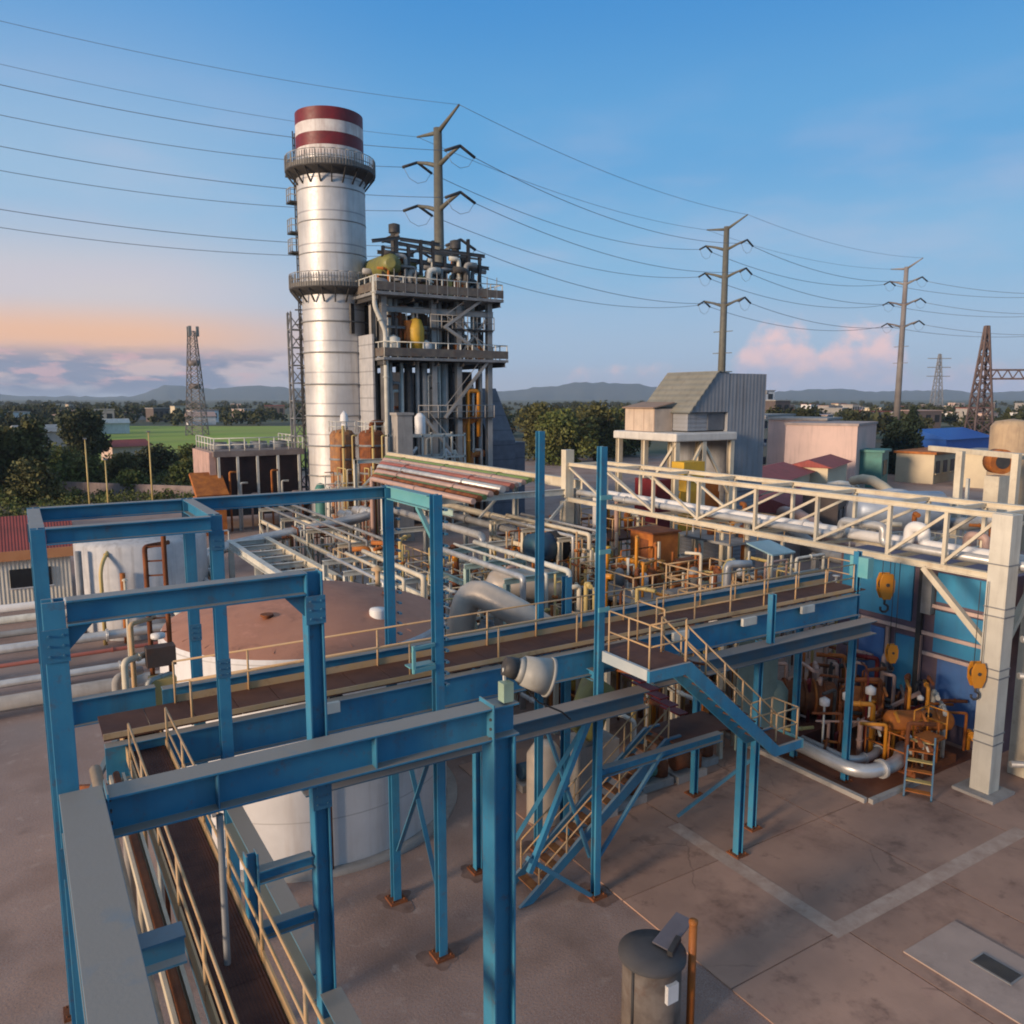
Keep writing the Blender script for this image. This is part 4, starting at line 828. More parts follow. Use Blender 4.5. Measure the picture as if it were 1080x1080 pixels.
MB().tube([(22.9,14.5,1.45),(23.0,14.45,1.45),(24.6,13.5,1.45),(24.7,13.45,1.45)], [.2,.32,.32,.2], 20).build('drum', rusto, t)
MB().box(22.7,24.9,13.3,14.8,.05,.3).build('base', rusty, t)
for i in range(34):
    x = 22.4+R3.random()*3.2; y = 13.3+R3.random()*1.9; h = .6+R3.random()*1.9
    MB().bend([(x,y,.3),(x,y,h),(x+R3.choice((-.6,.6)),y+R3.choice((-.5,.5)),h)], .03+R3.random()*.05, 8).build('pipe', R3.choice((rusto,orange,rusty,pale)), t)
railp(t, [(22.5,13.3,.3),(22.5,14.9,.3),(24.6,14.9,.3)], 1.0, .8, .025, rusto)
for i in range(4): MB().lathe((22.7+i*.5,13.6+(i%2)*.6,1.2+.25*i), [(0,0),(.1,.03),(.1,.12),(0,.2)], 12).build('gauge', white if i != 2 else black, t)
t = thing('red_manifold', 'dark red manifold of small pipes in front of the blue panels', 'pipework', (24.8,16.4,.05))
for i in range(95):
    x = 21.9+R3.random()*4.0; y = 15.0+R3.random()*3.4; h = .5+R3.random()*2.3
    MB().bend([(x,y,.05),(x,y,h),(x+R3.uniform(-.8,.8),y+R3.uniform(-.8,.8),h)], .03+R3.random()*.06, 8).build('pipe', R3.choice((rusty,rusty,redbr,rusto,pinkp,dark)), t)
for z in (.7,1.3): MB().bend([(24.0,18.4,z),(24.0,14.8,z),(25.6,14.8,z)], .09, 8).build('header', rusty if z < 1 else redbr, t)
for i in range(6): MB().lathe((24.05,15.2+i*.55,1.42), [(.0,0),(.14,.02),(.14,.05),(0,.07)], 12).build('handwheel', orange if i % 2 else dark, t)
MB().bar((22.9,16.0,.6),(25.0,14.7,1.9), .1).build('inclined_pipe', pinkp, t)
t = thing('instrument_rack', 'white topped instrument pots on a thin frame in front of the red manifold', 'instrument rack', (22.0,15.7,.05))
for i in range(3):
    MB().cyl((21.7+i*.6,15.9-i*.4,.05),(21.7+i*.6,15.9-i*.4,1.7+.2*i), .035).build('post', pale, t); MB().lathe((21.7+i*.6,15.9-i*.4,1.7+.2*i), [(.0,0),(.16,.05),(.16,.24),(0,.34)], 14).build('pot', white, t)
MB().bar((21.5,16.05,1.2),(23.1,14.95,1.2), .05).build('frame', pinkp, t)
t = thing('green_filter', 'grey green filter vessel on legs behind the stair foot', 'vessel', (20.6,17.0,.05))
MB().lathe((20.6,17.0,.05), [(.0,.5),(.3,.6),(.42,.9),(.42,2.1),(.25,2.35),(0,2.45)], 22).build('body', sagegr, t)
for a in (0,2.1,4.2): MB().cyl((20.6+.3*math.cos(a),17+.3*math.sin(a),.05),(20.6+.3*math.cos(a),17+.3*math.sin(a),.8), .035).build('leg', dark, t)
one('sheet_screen', MB().box(18.6,20.4,16.75,16.8,.6,4.6), sagegr, 'grey green sheet screen hanging under the walkway', 'screen', (19.5,16.8,.6))
for i, (pts, r, lab) in enumerate((([(21.0,20.5,.55),(20.62,13.75,.55),(22.2,13.55,.55),(23.4,14.2,.55)], .21, 'thick silver lagged pipe with a wide elbow along the kerb'), ([(21.7,20.3,.42),(21.35,14.6,.42),(22.4,14.45,.42),(23.2,14.9,.42)], .13, 'thinner silver pipe lying inside the thick one at the kerb'))):
    one('kerb_pipe', MB().bend(pts, r, 16, .8), silver if i == 0 else pipe_s, lab, 'pipe', (21,15,.5), 'lagged pipes at the kerb')
one('yellow_pipe', MB().bend([(20.75,20.6,.9),(20.75,16.5,.9),(21.6,16.2,.9)], .06, 8), yelp, 'thin yellow pipe above the silver pipes by the kerb', 'pipe', (20.7,18,.9))
t = thing('step_ladder', 'small blue stair with rusty treads leading up to the orange skid', 'stair', (22.2,12.7,0))
d = Vector((.72,.42,0)); sd = Vector((-.42,.72,0)).normalized()*-.0
for k in (-.36,.36):
    o = Vector((21.6,12.55,.03))+Vector((.5,-.86,0))*k; MB().bar(o, o+Vector((1.25,.72,1.35)), .05,.16).build('stringer', blue_d, t)
for k in range(6):
    o = Vector((21.72,12.62,.2))+Vector((1.25,.72,1.35))*(k/6.2); MB().bar(o-Vector((.5,-.86,0))*.34, o+Vector((.5,-.86,0))*.34, .2,.03).build('tread', yelp if k % 2 else rusto, t)
MB().box(22.75,23.5,12.9,13.5,1.3,1.36).build('landing', rusto, t)
railp(t, [(22.75,13.5,1.36),(23.5,13.5,1.36),(23.5,12.9,1.36)], .8, .7, .022, orange)
t = thing('side_pipe_bank', 'grey upright lagged pipes standing right of the thick cream column', 'pipework', (26.5,9.5,0))
for i in range(6):
    x = 25.2+i*.55; y = 10.6-i*.35; MB().bend([(x,y,0),(x,y,2.0+.7*(i % 3)),(x+1.6,y+1.2,2.0+.7*(i % 3))], .16+.05*(i % 2), 12).build('pipe', (pipe_s,grey,white,pipe_s,pale,silver)[i], t)
for z in (.9,3.6,4.7): MB().bend([(24.3,11.4,z),(28.5,8.2,z)], .1, 10).build('pipe', pipe_s, t)
MB().box(26.5,29,10.6,12.4,3.4,6.2).build('duct', mat('duct_grey', (.20,.22,.25), (.14,.15,.17), rough=.6, streak=.3), t)  # duct in streaked bluish grey
MB().box(25.2,28,8.4,10.8,-.01,.35).build('plinth', concr, t)

# ------------------------------------------------------------------ plant between walkway and boiler
t = thing('lagged_elbow', 'big silver lagged duct bending down in front of the pipe rack', 'duct', (12.4,22.6,0))
MB().bend([(14.6,20.9,3.9),(13.4,21.3,4.75),(12.45,22.9,5.4),(12.2,23.2,3.6),(12.2,23.2,0)], .46, 20, .8).build('duct', mat('warm_lagging', (.55,.46,.37), (.42,.36,.30), rough=.45, metal=.25, scale=1.6, rust=.15), t)
MB().cyl((12.85,22.4,0),(12.85,22.4,4.1), .3, n=18).lathe((12.85,22.4,4.1), [(.3,0),(.2,.2),(0,.25)], 18).build('pot', grey, t)
MB().tube([(12.2,23.2,2.6),(12.2,23.2,2.8)], .6, 20).build('flange', dark, t)
t = thing('warm_drum', 'beige horizontal drum lying on saddles behind the silver duct', 'vessel', (16.2,25.2,0))
MB().tube([(14.9,26.1,4.5),(15.05,26.0,4.5),(15.3,25.8,4.5),(17.1,24.6,4.5),(17.3,24.45,4.5),(17.4,24.4,4.5)], [.15,.5,.66,.66,.5,.15], 22).build('shell', mat('warm_lagging'), t) if False else MB().tube([(14.9,26.1,4.5),(15.05,26.0,4.5),(15.3,25.8,4.5),(17.1,24.6,4.5),(17.3,24.45,4.5),(17.4,24.4,4.5)], [.15,.5,.66,.66,.5,.15], 22).build('shell', MATS['warm_lagging'], t)
for x, y in ((15.5,25.67),(16.9,24.74)): MB().box(x-.15,x+.15,y-.5,y+.5,0,3.9).build('saddle', concr, t)
t = thing('dark_drum', 'dark teal and black motor drum on a frame behind the tall blue columns', 'motor', (20,30,0))
MB().tube([(19.2,29.7,4.9),(19.3,29.7,4.9),(20.3,29.7,4.9)], [.3,.68,.68], 22).build('shell', navy, t); MB().tube([(20.3,29.7,4.9),(21.0,29.7,4.9),(21.1,29.7,4.9)], [.7,.7,.3], 22).build('end_cover', black, t)
MB().box(19.2,21,29.1,30.3,0,4.15).build('frame', grey, t)
for i, (p, q, lab, m) in enumerate((((24.9,27.9,3.3),(26.5,29.5,5.3),'tall rust orange enclosure among yellow pipes behind the walkway',rusto),((25.3,25.4,3.0),(26.4,26.8,4.2),'small rust orange enclosure with a bright edge behind the walkway',rusto))):
    t = thing('rust_enclosure', lab, 'enclosure', (p[0],p[1],0), 'rust orange enclosures')
    MB().box(p[0],q[0],p[1],q[1],p[2],q[2]).build('body', m, t, bevel=.02); MB().box(p[0]-.1,q[0]+.1,p[1]-.1,q[1]+.1,q[2],q[2]+.08).build('roof', rusty, t)
    for x in (p[0]+.1,q[0]-.1):
        for y in (p[1]+.1,q[1]-.1): MB().bar((x,y,0),(x,y,p[2]), .12).build('leg', rusty, t)
    MB().box(p[0]-.02,p[0]-.002,p[1]+.3,p[1]+.9,p[2]+.2,q[2]-.3).build('door', rusty, t)
t = thing('blue_awning', 'small pale blue awning on posts under the truss bridge', 'awning', (26.5,22.4,0))
MB().prism([(21.8,5.2),(23.2,5.5),(23.2,5.56),(21.8,5.26)], 0, 25.9, 27.3).build('roof', mat('pale_blue_sheet', (.28,.42,.48), (.22,.36,.42), rough=.5), t)
for x in (26,27.2):
    for y in (21.9,23.1): MB().bar((x,y,0),(x,y,5.2), .08).build('post', pale, t)
# yellow railed platforms and valve gear
def gantry(label, x0, x1, y0, y1, z, seed, m=cream):
    r = random.Random(seed); t = thing('service_platform', label, 'platform', (x0,y0,0), 'railed service platforms')
    MB().box(x0,x1,y0,y1,z-.12,z).build('deck', deck if seed % 2 else grey, t)
    for x in (x0+.1,x1-.1):
        for y in (y0+.1,y1-.1): MB().bar((x,y,0),(x,y,z-.12), .14).build('leg', m, t)
    railp(t, [(x0+.05,y1-.05,z),(x0+.05,y0+.05,z),(x1-.05,y0+.05,z),(x1-.05,y1-.05,z),(x0+.05,y1-.05,z)], 1.0, 1.1, .03, yellow if seed % 3 else m)
    for i in range(7):
        x = r.uniform(x0+.3,x1-.3); y = r.uniform(y0+.3,y1-.3); h = r.uniform(.5,2.1)
        MB().bend([(x,y,.1),(x,y,z+h),(x+r.uniform(-.9,.9),y+r.uniform(-.9,.9),z+h)], r.uniform(.04,.13), 8).build('pipe', r.choice((yelp,rusto,rusto,pipe_s,rusty,rusty,cream,orange)), t)
    for i in range(3):
        x = r.uniform(x0+.4,x1-.4); y = r.uniform(y0+.4,y1-.4); h = r.uniform(.4,.9)
        MB().lathe((x,y,z), [(.0,0),(.22,.02),(.22,h),(.12,h+.15),(0,h+.2)], 14).build('pot', r.choice((rusto,yell,white,grey,rusty)), t)
gantry('railed platform of yellow posts just behind the walkway, right of the silver duct', 15.2,18.2,19.0,22.0,3.6,1)
gantry('railed platform just left of the rust orange enclosures', 19.6,22.6,23.0,26.5,3.8,2)
gantry('railed platform beneath the near half of the truss bridge', 20.8,23.2,20.2,22.6,4.3,4)
gantry('railed platform standing right behind the far end of the walkway', 18.6,21.2,17.4,19.6,4.2,5)
gantry('grey decked platform behind the tall blue columns', 14.2,17,28.5,32,3.4,6)
gantry('railed platform under the far end of the truss bridge', 25,28,31,35,4.6,7)
gantry('railed platform beyond the truss bridge, nearest to the long red roofs', 29,33,27,31,4.6,8)
gantry('railed platform beyond the truss bridge near the cream portal', 31,36,18,22,4.4,9)
gantry('railed platform at the right edge behind the thick cream column', 31,35,10,13,4.2,11)
gantry('low platform between the pipe rack and the tank', 13,16.5,34,38,3.2,10)
t = thing('olive_drum', 'olive green inclined drum hidden under the stair landing', 'vessel', (13.0,16.8,0))
MB().tube([(12.4,16.6,2.6),(12.5,16.6,2.7),(13.3,17.0,3.7),(13.4,17.0,3.8)], [.3,.5,.5,.3], 18).build('shell', olive, t); MB().box(12.3,13.6,16.4,17.4,0,2.3).build('plinth', concr, t)
one('beige_pot', MB().lathe((11.8,17.4,0), [(.5,0),(.5,1.9),(.3,2.2),(0,2.3)], 20), MATS['warm_lagging'], 'squat beige pot beneath the walkway beside the tank', 'vessel', (11.8,17.4,0))
for i in range(5):
    x, y = ((14.2,16.9),(15.6,17.3),(16.9,17.2),(12.6,19.2),(17.8,17.6))[i]; t = thing('small_pump', ('grey pump set lying in the shade under the landing','pump set behind the lower stair foot','rusty pump set below the middle of the walkway','pump set at the foot of the silver duct','pump set nearest to the green sheet screen')[i], 'pump', (x,y,0), 'small pump sets')
    MB().box(x-.6,x+.6,y-.35,y+.35,0,.25).build('plinth', concr, t); MB().cyl((x-.5,y,.55),(x+.05,y,.55), .24, n=14).build('motor', (grey,green,rusty,navy,rusty)[i], t); MB().lathe((x+.35,y,.25), [(0,0),(.25,.02),(.25,.4),(.12,.6),(.12,1.1),(0,1.12)], 14).build('volute', rusty, t)
    MB().bend([(x+.35,y,1.0),(x+.35,y,2.4),(x+.35,y+1.2,2.4)], .07, 8).build('pipe', (pale,rusty,pale,pipe_s,rusto)[i], t)

# ------------------------------------------------------------------ air intake house
t = thing('intake_house', 'grey clad air intake house with a sloping weather hood on a deck with legs', 'intake house', (36.2,36.4,0))
hx, hy = 36.2, 36.4
MB().box(hx+2.3,hx+5.7,hy+.02,hy+4.8,5.6,13.1).build('body', clad_v, t)
MB().prism([(hx-.9,10.7),(hx+2.28,10.7),(hx+2.28,13.15),(hx+1.3,13.15)], 1, hy, hy+4.4).build('hood', clad_v, t)
MB().prism([(hx-1.05,10.62),(hx+1.28,13.17),(hx+2.4,13.17),(hx+2.4,13.23),(hx+1.24,13.23),(hx-1.12,10.68)], 1, hy-.1, hy+4.5).build('hood_roof', hood_m, t)
MB().box(hx-.85,hx+2.28,hy+.3,hy+4.3,9.55,10.68).build('filter_wall', greyclad, t)
MB().box(hx+.8,hx+2.2,hy+.24,hy+.297,9.6,10.6).build('door', mat('grey_door', (.13,.135,.15), rough=.6), t)
MB().box(hx-2.4,hx-.9,hy+1.6,hy+4.4,9.5,10.9).build('annex', mat('peach_sheet', (.55,.43,.33), (.46,.36,.28), rough=.7, streak=.3, stripe=(1,.95,.08,(.3,.2,.15))), t)
MB().prism([(hx-2.6,10.92),(hx-.85,11.25),(hx-.85,11.32),(hx-2.6,10.99)], 1, hy+1.5, hy+4.5).build('annex_roof', mat('tan_roof', (.30,.20,.14), (.25,.17,.12), rough=.7), t)
pf = MB().box(hx-2.9,hx+2.25,hy-.9,hy+5.0,8.98,9.48).build('deck', mat('deck_edge', (.62,.58,.52), (.52,.49,.45), rough=.55, streak=.2), t, bevel=.08)
for x in (hx-2.6,hx-.4,hx+2.0):
    for y in (hy-.6,hy+2.2,hy+4.7): MB().ibeam((x,y,0),(x,y,8.98), .32,.32).build('leg', cream, t)
MB().bar((hx-2.6,hy-.6,5.6),(hx-.4,hy-.6,8.9), .16).build('brace', cream, t); MB().bar((hx-.4,hy-.6,8.9),(hx+2,hy-.6,5.6), .16).build('brace', cream, t)
MB().bar((hx-2.6,hy+2.2,5.6),(hx-2.6,hy-.6,8.9), .16).build('brace', cream, t)
MB().box(hx+2.4,hx+5.6,hy+.2,hy+4.6,0,5.58).build('plenum', greyclad, t)
for z in (8.4,10.2,11.8): MB().box(hx+5.7,hx+5.9,hy-.05,hy+4.8,z,z+.25).build('cladding_rib', greyclad, t)
for i in range(3):
    one('lube_module', MB().box(hx-3+i*2.0,hx-1.6+i*2.0,hy+.6,hy+2.6,3.2,6.6), (redbr,yell,rusto)[i], ('dark red','yellow','rust orange')[i]+' machine module standing under the intake house deck', 'module', (hx-3+i*2,hy,3.2), 'modules under the intake house')
one('yellow_hoist', MB().box(31.8,33.4,33.2,34.2,7.0,8.0).box(32.2,33,33.4,34,6.3,6.99), yell, 'yellow hoist trolley behind the truss bridge chord', 'hoist', (32.6,33.7,6.3))
C.objects[-1].location

# ------------------------------------------------------------------ transmission line
def gpos(px, c, z=0): p = fd(px, 418, c); return Vector((p.x, p.y, z))
P1, P2, P3 = gpos(465, 99), gpos(760, 155), gpos(947, 202)
PA = Vector((FX*58+RX*-74, FY*58+RY*-74, 0)); PB = Vector((FX*225+RX*165, FY*225+RY*165, 0))
def pole(p, h, dirv, label, ladder=False, m=None):
    m = m or mat('pole_steel', (.13,.125,.095), (.10,.095,.08), rough=.6, streak=.3)
    t = thing('transmission_pole', label, 'power pole', tuple(p), 'steel transmission poles')
    MB().cyl(p, p+Vector((0,0,h)), .85, .50, 14).build('shaft', m, t)
    d = dirv.normalized(); a = Vector((d.y,-d.x,0)); att = []
    for z in (h-4.2, h-9.2, h-14.4):
        for sg in (-1, 1):
            b0 = p+Vector((0,0,z)); e = b0+a*(sg*4.3)+Vector((0,0,1.3)); 
            arm = MB().tube([b0, b0+a*(sg*2.2)+Vector((0,0,.75)), e], [.30,.22,.15], 8).build('arm', m, t)
            for s2 in (-1, 1):
                q = e+d*(s2*2.1)+Vector((0,0,-.9)); MB().cyl(e, q, .17, n=8).build('insulator', dark, arm); att.append((z, sg, s2, q))
            MB().tube([e+d*2.0-Vector((0,0,.9)), e+d*1.2-Vector((0,0,2.0)), e-Vector((0,0,2.4)), e-d*1.2-Vector((0,0,2.0)), e-d*2.0-Vector((0,0,.9))], .03, 5).build('jumper', wirem, arm)
    gt = []
    for sg in (-1, 1):
        e = p+a*(sg*4.2)+Vector((0,0,h+(1.5 if sg > 0 else .0))); MB().tube([p+Vector((0,0,h-.5)), e], [.28,.12], 8).build('shield_arm', m, t); gt.append(e)
    for z in (h-19, h-23): MB().bar(p-a*2+Vector((0,0,z)), p+a*2+Vector((0,0,z)), .14).build('cross_arm', m, t)
    return att, gt
i1 = pole(P1, 42.6, P2-PA, 'tallest looking steel power pole, rising behind the boiler house')
i2 = pole(P2, 42.9, P3-P1, 'steel power pole with three pairs of arms behind the intake house')
i3 = pole(P3, 43.0, PB-P2, 'farthest steel power pole, pale at its foot, beside the dark cypresses', m=mat('pole_pale', (.26,.235,.22), (.14,.11,.10), rough=.6, scale=.12))
def span(a, b, sag, r, lab, grp):
    pts = [a+(b-a)*k/28-Vector((0,0,4*sag*(k/28)*(1-k/28))) for k in range(29)]
    tag(MB().tube(pts, r, 5).build('power_line', wirem, None, tuple(a)), lab, 'power line', grp)
lv_ = ('top','middle','lowest')
def offs(P, h, d):
    d = d.normalized(); a = Vector((d.y,-d.x,0)); return [(z, sg, P+a*(sg*4.3)+Vector((0,0,z+1.3))) for z in (h-4.2,h-9.2,h-14.4) for sg in (-1,1)], [P+a*(sg*4.2)+Vector((0,0,h+.7)) for sg in (-1,1)]
oa, ga = offs(PA, 45, P1-PA); ob, gb = offs(PB, 44, PB-P3)
side = {-1:'left', 1:'right'}
for k, (z, sg, q) in enumerate(oa):
    e = [x for x in i1[0] if x[1] == sg and x[2] == -1][k//2][3]; span(q, e, 3.0, .032, 'power line from the left to the %s %s arm of the boiler pole' % (lv_[k//2], side[sg]), 'power lines left of the boiler')
for k in range(2): span(ga[k], i1[1][k], 2.2, .022, 'thin shield wire from the left to the %s tip of the boiler pole' % side[(-1,1)[k]], 'power lines left of the boiler')
for A, B, nm, r in ((i1, i2, 'between the boiler pole and the intake house pole', .04), (i2, i3, 'between the intake house pole and the farthest pole', .05)):
    for k in range(6):
        a = [x for x in A[0] if x[2] == 1][k]; b = [x for x in B[0] if x[2] == -1][k]; span(a[3], b[3], 2.4, r, '%s %s power line %s' % (lv_[k//2], side[a[1]], nm), 'power lines '+nm)
    for k in range(2): span(A[1][k], B[1][k], 1.6, .03, '%s shield wire %s' % (side[(-1,1)[k]], nm), 'power lines '+nm)
for k, (z, sg, q) in enumerate(ob):
    e = [x for x in i3[0] if x[2] == 1][k][3]; span(e, q, 2.5, .055, '%s %s power line from the farthest pole to the right edge of the sky' % (lv_[k//2], side[sg]), 'power lines right of the farthest pole')
def lattice(name, label, cat, p, h, w0, w1, n, m, th=.22, group=None):
    t = thing(name, label, cat, tuple(p), group); p = Vector(p)
    ex, ey = Vector((RX,RY,0)), Vector((FX,FY,0)); cs = [(-1,-1),(1,-1),(1,1),(-1,1)]
    def at(i, k): wd = (w0+(w1-w0)*k/n)/2; return p+ex*cs[i % 4][0]*wd+ey*cs[i % 4][1]*wd+Vector((0,0,h*k/n))
    for i in range(4): MB().bar(at(i,0), at(i,n), th).build('leg', m, t)
    for i in range(4):
        b = MB()
        for k in range(n):
            b.bar(at(i,k), at(i+1,k+1), th*.55); b.bar(at(i+1,k), at(i,k+1), th*.55); b.bar(at(i,k+1), at(i+1,k+1), th*.5)
        b.build('lacing', m, t)
    return t
m = mat('lattice_brown', (.13,.09,.08), (.10,.07,.065), rough=.7)
pL = gpos(1035, 150); t = lattice('switchyard_tower', 'brown tapering lattice tower of the switchyard at the right', 'lattice tower', pL, 24.5, 4.2, .5, 10, m, .3)
b0 = pL+Vector((0,0,15.0)); ex = Vector((RX,RY,0)); ey = Vector((FX,FY,0)); b = MB()
for dz in (0,1.6):
    for dy in (-.8,.8): b.bar(b0+ex*.9+ey*dy+Vector((0,0,dz)), b0+ex*32+ey*dy+Vector((0,0,dz)), .28)
for k in range(16): b.bar(b0+ex*(1+2*k)-ey*.8, b0+ex*(2+2*k)-ey*.8+Vector((0,0,1.6)), .16); b.bar(b0+ex*(2+2*k)-ey*.8+Vector((0,0,1.6)), b0+ex*(3+2*k)-ey*.8, .16)
b.build('gantry_beam', m, t)
t = lattice('pylon', 'faint lattice pylon far off between the pole and the switchyard tower', 'pylon', gpos(988, 560), 41, 7, 1.2, 9, mat('far_steel', (.22,.22,.23)), .4)
for z in (26, 32, 38): MB().bar(gpos(988,560,z)-ex*8, gpos(988,560,z)+ex*8, .5).build('arm', MATS['far_steel'], t)
t = lattice('telecom_mast', 'slim lattice telecom mast beyond the green field on the left', 'mast', gpos(206, 250), 31.5, 5.2, 1.9, 14, mat('mast_steel', (.20,.17,.16), (.14,.11,.11)), .26)
p = gpos(206, 250, 31.5)
for k in range(3):
    a = 2.09*k; MB().box(p.x+1.6*math.cos(a)-.4, p.x+1.6*math.cos(a)+.4, p.y+1.6*math.sin(a)-.4, p.y+1.6*math.sin(a)+.4, 30, 33).build('antenna', grey, t)
for z in (22, 15): MB().lathe((p.x,p.y,z), [(0,-.8),(1.7,-.8),(1.7,.8),(0,.8)], 12).build('dish_ring', MATS['mast_steel'], t)

# ------------------------------------------------------------------ trees and plants
def foliage(blobs, n, size, seed, squash=1.):
    """leaf sprays spread through a set of clump volumes"""
    r = random.Random(seed); b = MB(); vs = []; fs = []
    tot = sum(x[3]**2 for x in blobs)
    for (cx, cy, cz, rad) in blobs:
        for k in range(int(n*rad*rad/tot)):
            while True:
                u = Vector((r.uniform(-1,1), r.uniform(-1,1), r.uniform(-1,1)))
                if .25 < u.length < 1: break
            u = u*(.55+.45*u.length)
            p = Vector((cx,cy,cz))+Vector((u.x*rad,u.y*rad,u.z*rad*squash))
            a = Vector((r.gauss(0,1),r.gauss(0,1),r.gauss(0,1))).normalized(); c = a.cross(Vector((r.gauss(0,1),r.gauss(0,1),r.gauss(0,1)))).normalized()
            s = size*r.uniform(.6,1.4); o = len(vs)
            vs += [p-a*s, p+c*s*.55, p+a*s, p-c*s*.55]; fs.append((o,o+1,o+2,o+3))
    b.v = vs; b.f = fs; b.sm = [False]*len(fs); return b
def crown_blobs(h, rad, seed, n=14, base=.35):
    r = random.Random(seed); out = []
    for k in range(n):
        a = r.uniform(0, 6.28); q = rad*r.uniform(.1,.72); z = h*(base+(1-base)*r.uniform(.12,.86)); f = 1-abs((z/h-base)/(1-base)-.45)*.9
        out.append((q*math.cos(a)*f, q*math.sin(a)*f, z, rad*r.uniform(.26,.46)))
    return out
def tree(p, h, rad, seed, m, label, n=5000, size=.28, base=.3, name='tree', cat='tree', group=None):
    t = thing(name, label, cat, tuple(p), group); p = Vector(p); r = random.Random(seed)
    b = MB().tube([p, p+Vector((.1,0,h*.25)), p+Vector((-.1,.1,h*.5)), p+Vector((.1,0,h*.8))], [h*.035,h*.028,h*.02,h*.006], 9)
    for k in range(6):
        a = k*1.05+r.random(); z = h*(.25+.08*k); b.tube([p+Vector((0,0,z)), p+Vector((math.cos(a)*rad*.35,math.sin(a)*rad*.35,z+h*.12)), p+Vector((math.cos(a)*rad*.7,math.sin(a)*rad*.7,z+h*.2))], [h*.014,h*.009,h*.003], 6)
    b.build('trunk', bark, t)
    f = foliage([(p.x+x,p.y+y,p.z+z,q) for x,y,z,q in crown_blobs(h, rad, seed, 16, base)], n, size, seed); f.build('crown', m, t)
    return t
tree(gpos(85,140), 8.6, 5.6, 5, leaf_d, 'dark round tree standing before the green field on the left', 9000, .34, .12)
tree(gpos(12,100), 8.8, 6.6, 9, leaf_o, 'broad olive green tree at the left edge of the view', 9000, .32, .08)
tree(gpos(-55,92), 9.5, 6.0, 19, leaf_d, 'tall dark tree cut by the left edge of the view', 7000, .3, .1)
for i, (px, c, h, rd, m_, lab) in enumerate(((25,88,4.0,4.2,leaf_o,'olive shrub mass behind the red roofed shed'),(78,100,4.0,4.0,leaf_g,'green shrub behind the tall blue frame corner'),(118,112,3.6,4.4,leaf_o,'low olive shrub left of the tall pale post'),(160,118,4.0,4.6,leaf_d,'dark shrub on the near edge of the green field'),(190,104,3.2,3.2,leaf_g,'green shrub just left of the orange sheet shelter'),(48,118,4.4,5.0,leaf_g,'green shrub below the dark round tree'),(196,135,3.4,4.2,leaf_g,'green shrub behind the pinkish end of the cooler bank'),(140,96,2.4,3.0,leaf_g,'small green shrub by the far yard wall'))):
    tree(gpos(px,c), h, rd, 40+i, m_, lab, 3600, .24, .02, 'shrub', 'shrub', 'shrubs along the yard edge')
def cypress(px, c, h, rad, seed, lab):
    p = gpos(px, c); t = thing('cypress_tree', lab, 'tree', tuple(p), 'dark cypresses'); MB().cyl(p, p+Vector((0,0,h*.5)), .2, .08, 8).build('trunk', bark, t)
    r = random.Random(seed); foliage([(p.x+r.uniform(-.3,.3)*rad,p.y+r.uniform(-.3,.3)*rad,h*(.08+.88*k/13),rad*(1-(k/14)**2.2*.75)) for k in range(14)], 4200, .3, seed, 1.2).build('crown', leaf_c, t)
cypress(963, 120, 10.0, 1.7, 3, 'taller dark cypress right of the farthest pole'); cypress(945, 124, 8.4, 1.5, 4, 'shorter dark cypress overlapping the farthest pole')
for i, (px, c, h, rd, lab) in enumerate(((565,150,10,7,'leafy tree right beside the blue grey boiler casing'),(596,140,9.6,7,'leafy tree behind the tall blue columns'),(628,150,10.4,7.5,'leafy tree left of the intake house, widest of the row'),(655,160,10,7,'leafy tree partly hidden by the intake house annex'),(825,170,8.6,6,'dark tree in front of the white block right of the intake house'),(848,185,9,6,'dark tree behind the pink walled building'),(905,175,8,5.5,'dark tree peeking over the pink walled building'),(812,150,6.5,4.2,'low dark tree beside the cream windowed building'))):
    tree(gpos(px,c), h, rd, 70+i, leaf_d if i > 3 else leaf_g if i % 2 else leaf_o, lab, 5200, .36, .06, 'tree', 'tree', 'trees behind the plant')
# far wood: one mass
r = random.Random(21); bl = []
for k in range(900):
    c = 215*math.exp(r.random()*1.9); px = r.uniform(-140, 1220); ph = r.random()
    if 90 < px < 345 and c < 330: continue
    if px > 690 and r.random() < .45: continue
    p = gpos(px, c); h = r.uniform(3.5, 8.2); rr = h*.75
    for j in range(3): bl.append((p.x+r.uniform(-1,1)*rr, p.y+r.uniform(-1,1)*rr, h*r.uniform(.35,.7), rr*r.uniform(.5,.8)))
fw = foliage(bl, 110000, 1.0, 22, .8); o = fw.build('distant_wood', leaf_d); kind(o, 'stuff')
bl = []
for k in range(420):
    c = r.uniform(60, 118); px = r.uniform(-60, 205); p = gpos(px, c)
    if c < 84 and px > 60: continue
    bl.append((p.x, p.y, r.uniform(.1,.7), r.uniform(.6,1.5)))
kind(foliage(bl, 26000, .17, 23, .7).build('undergrowth', leaf_g), 'stuff')
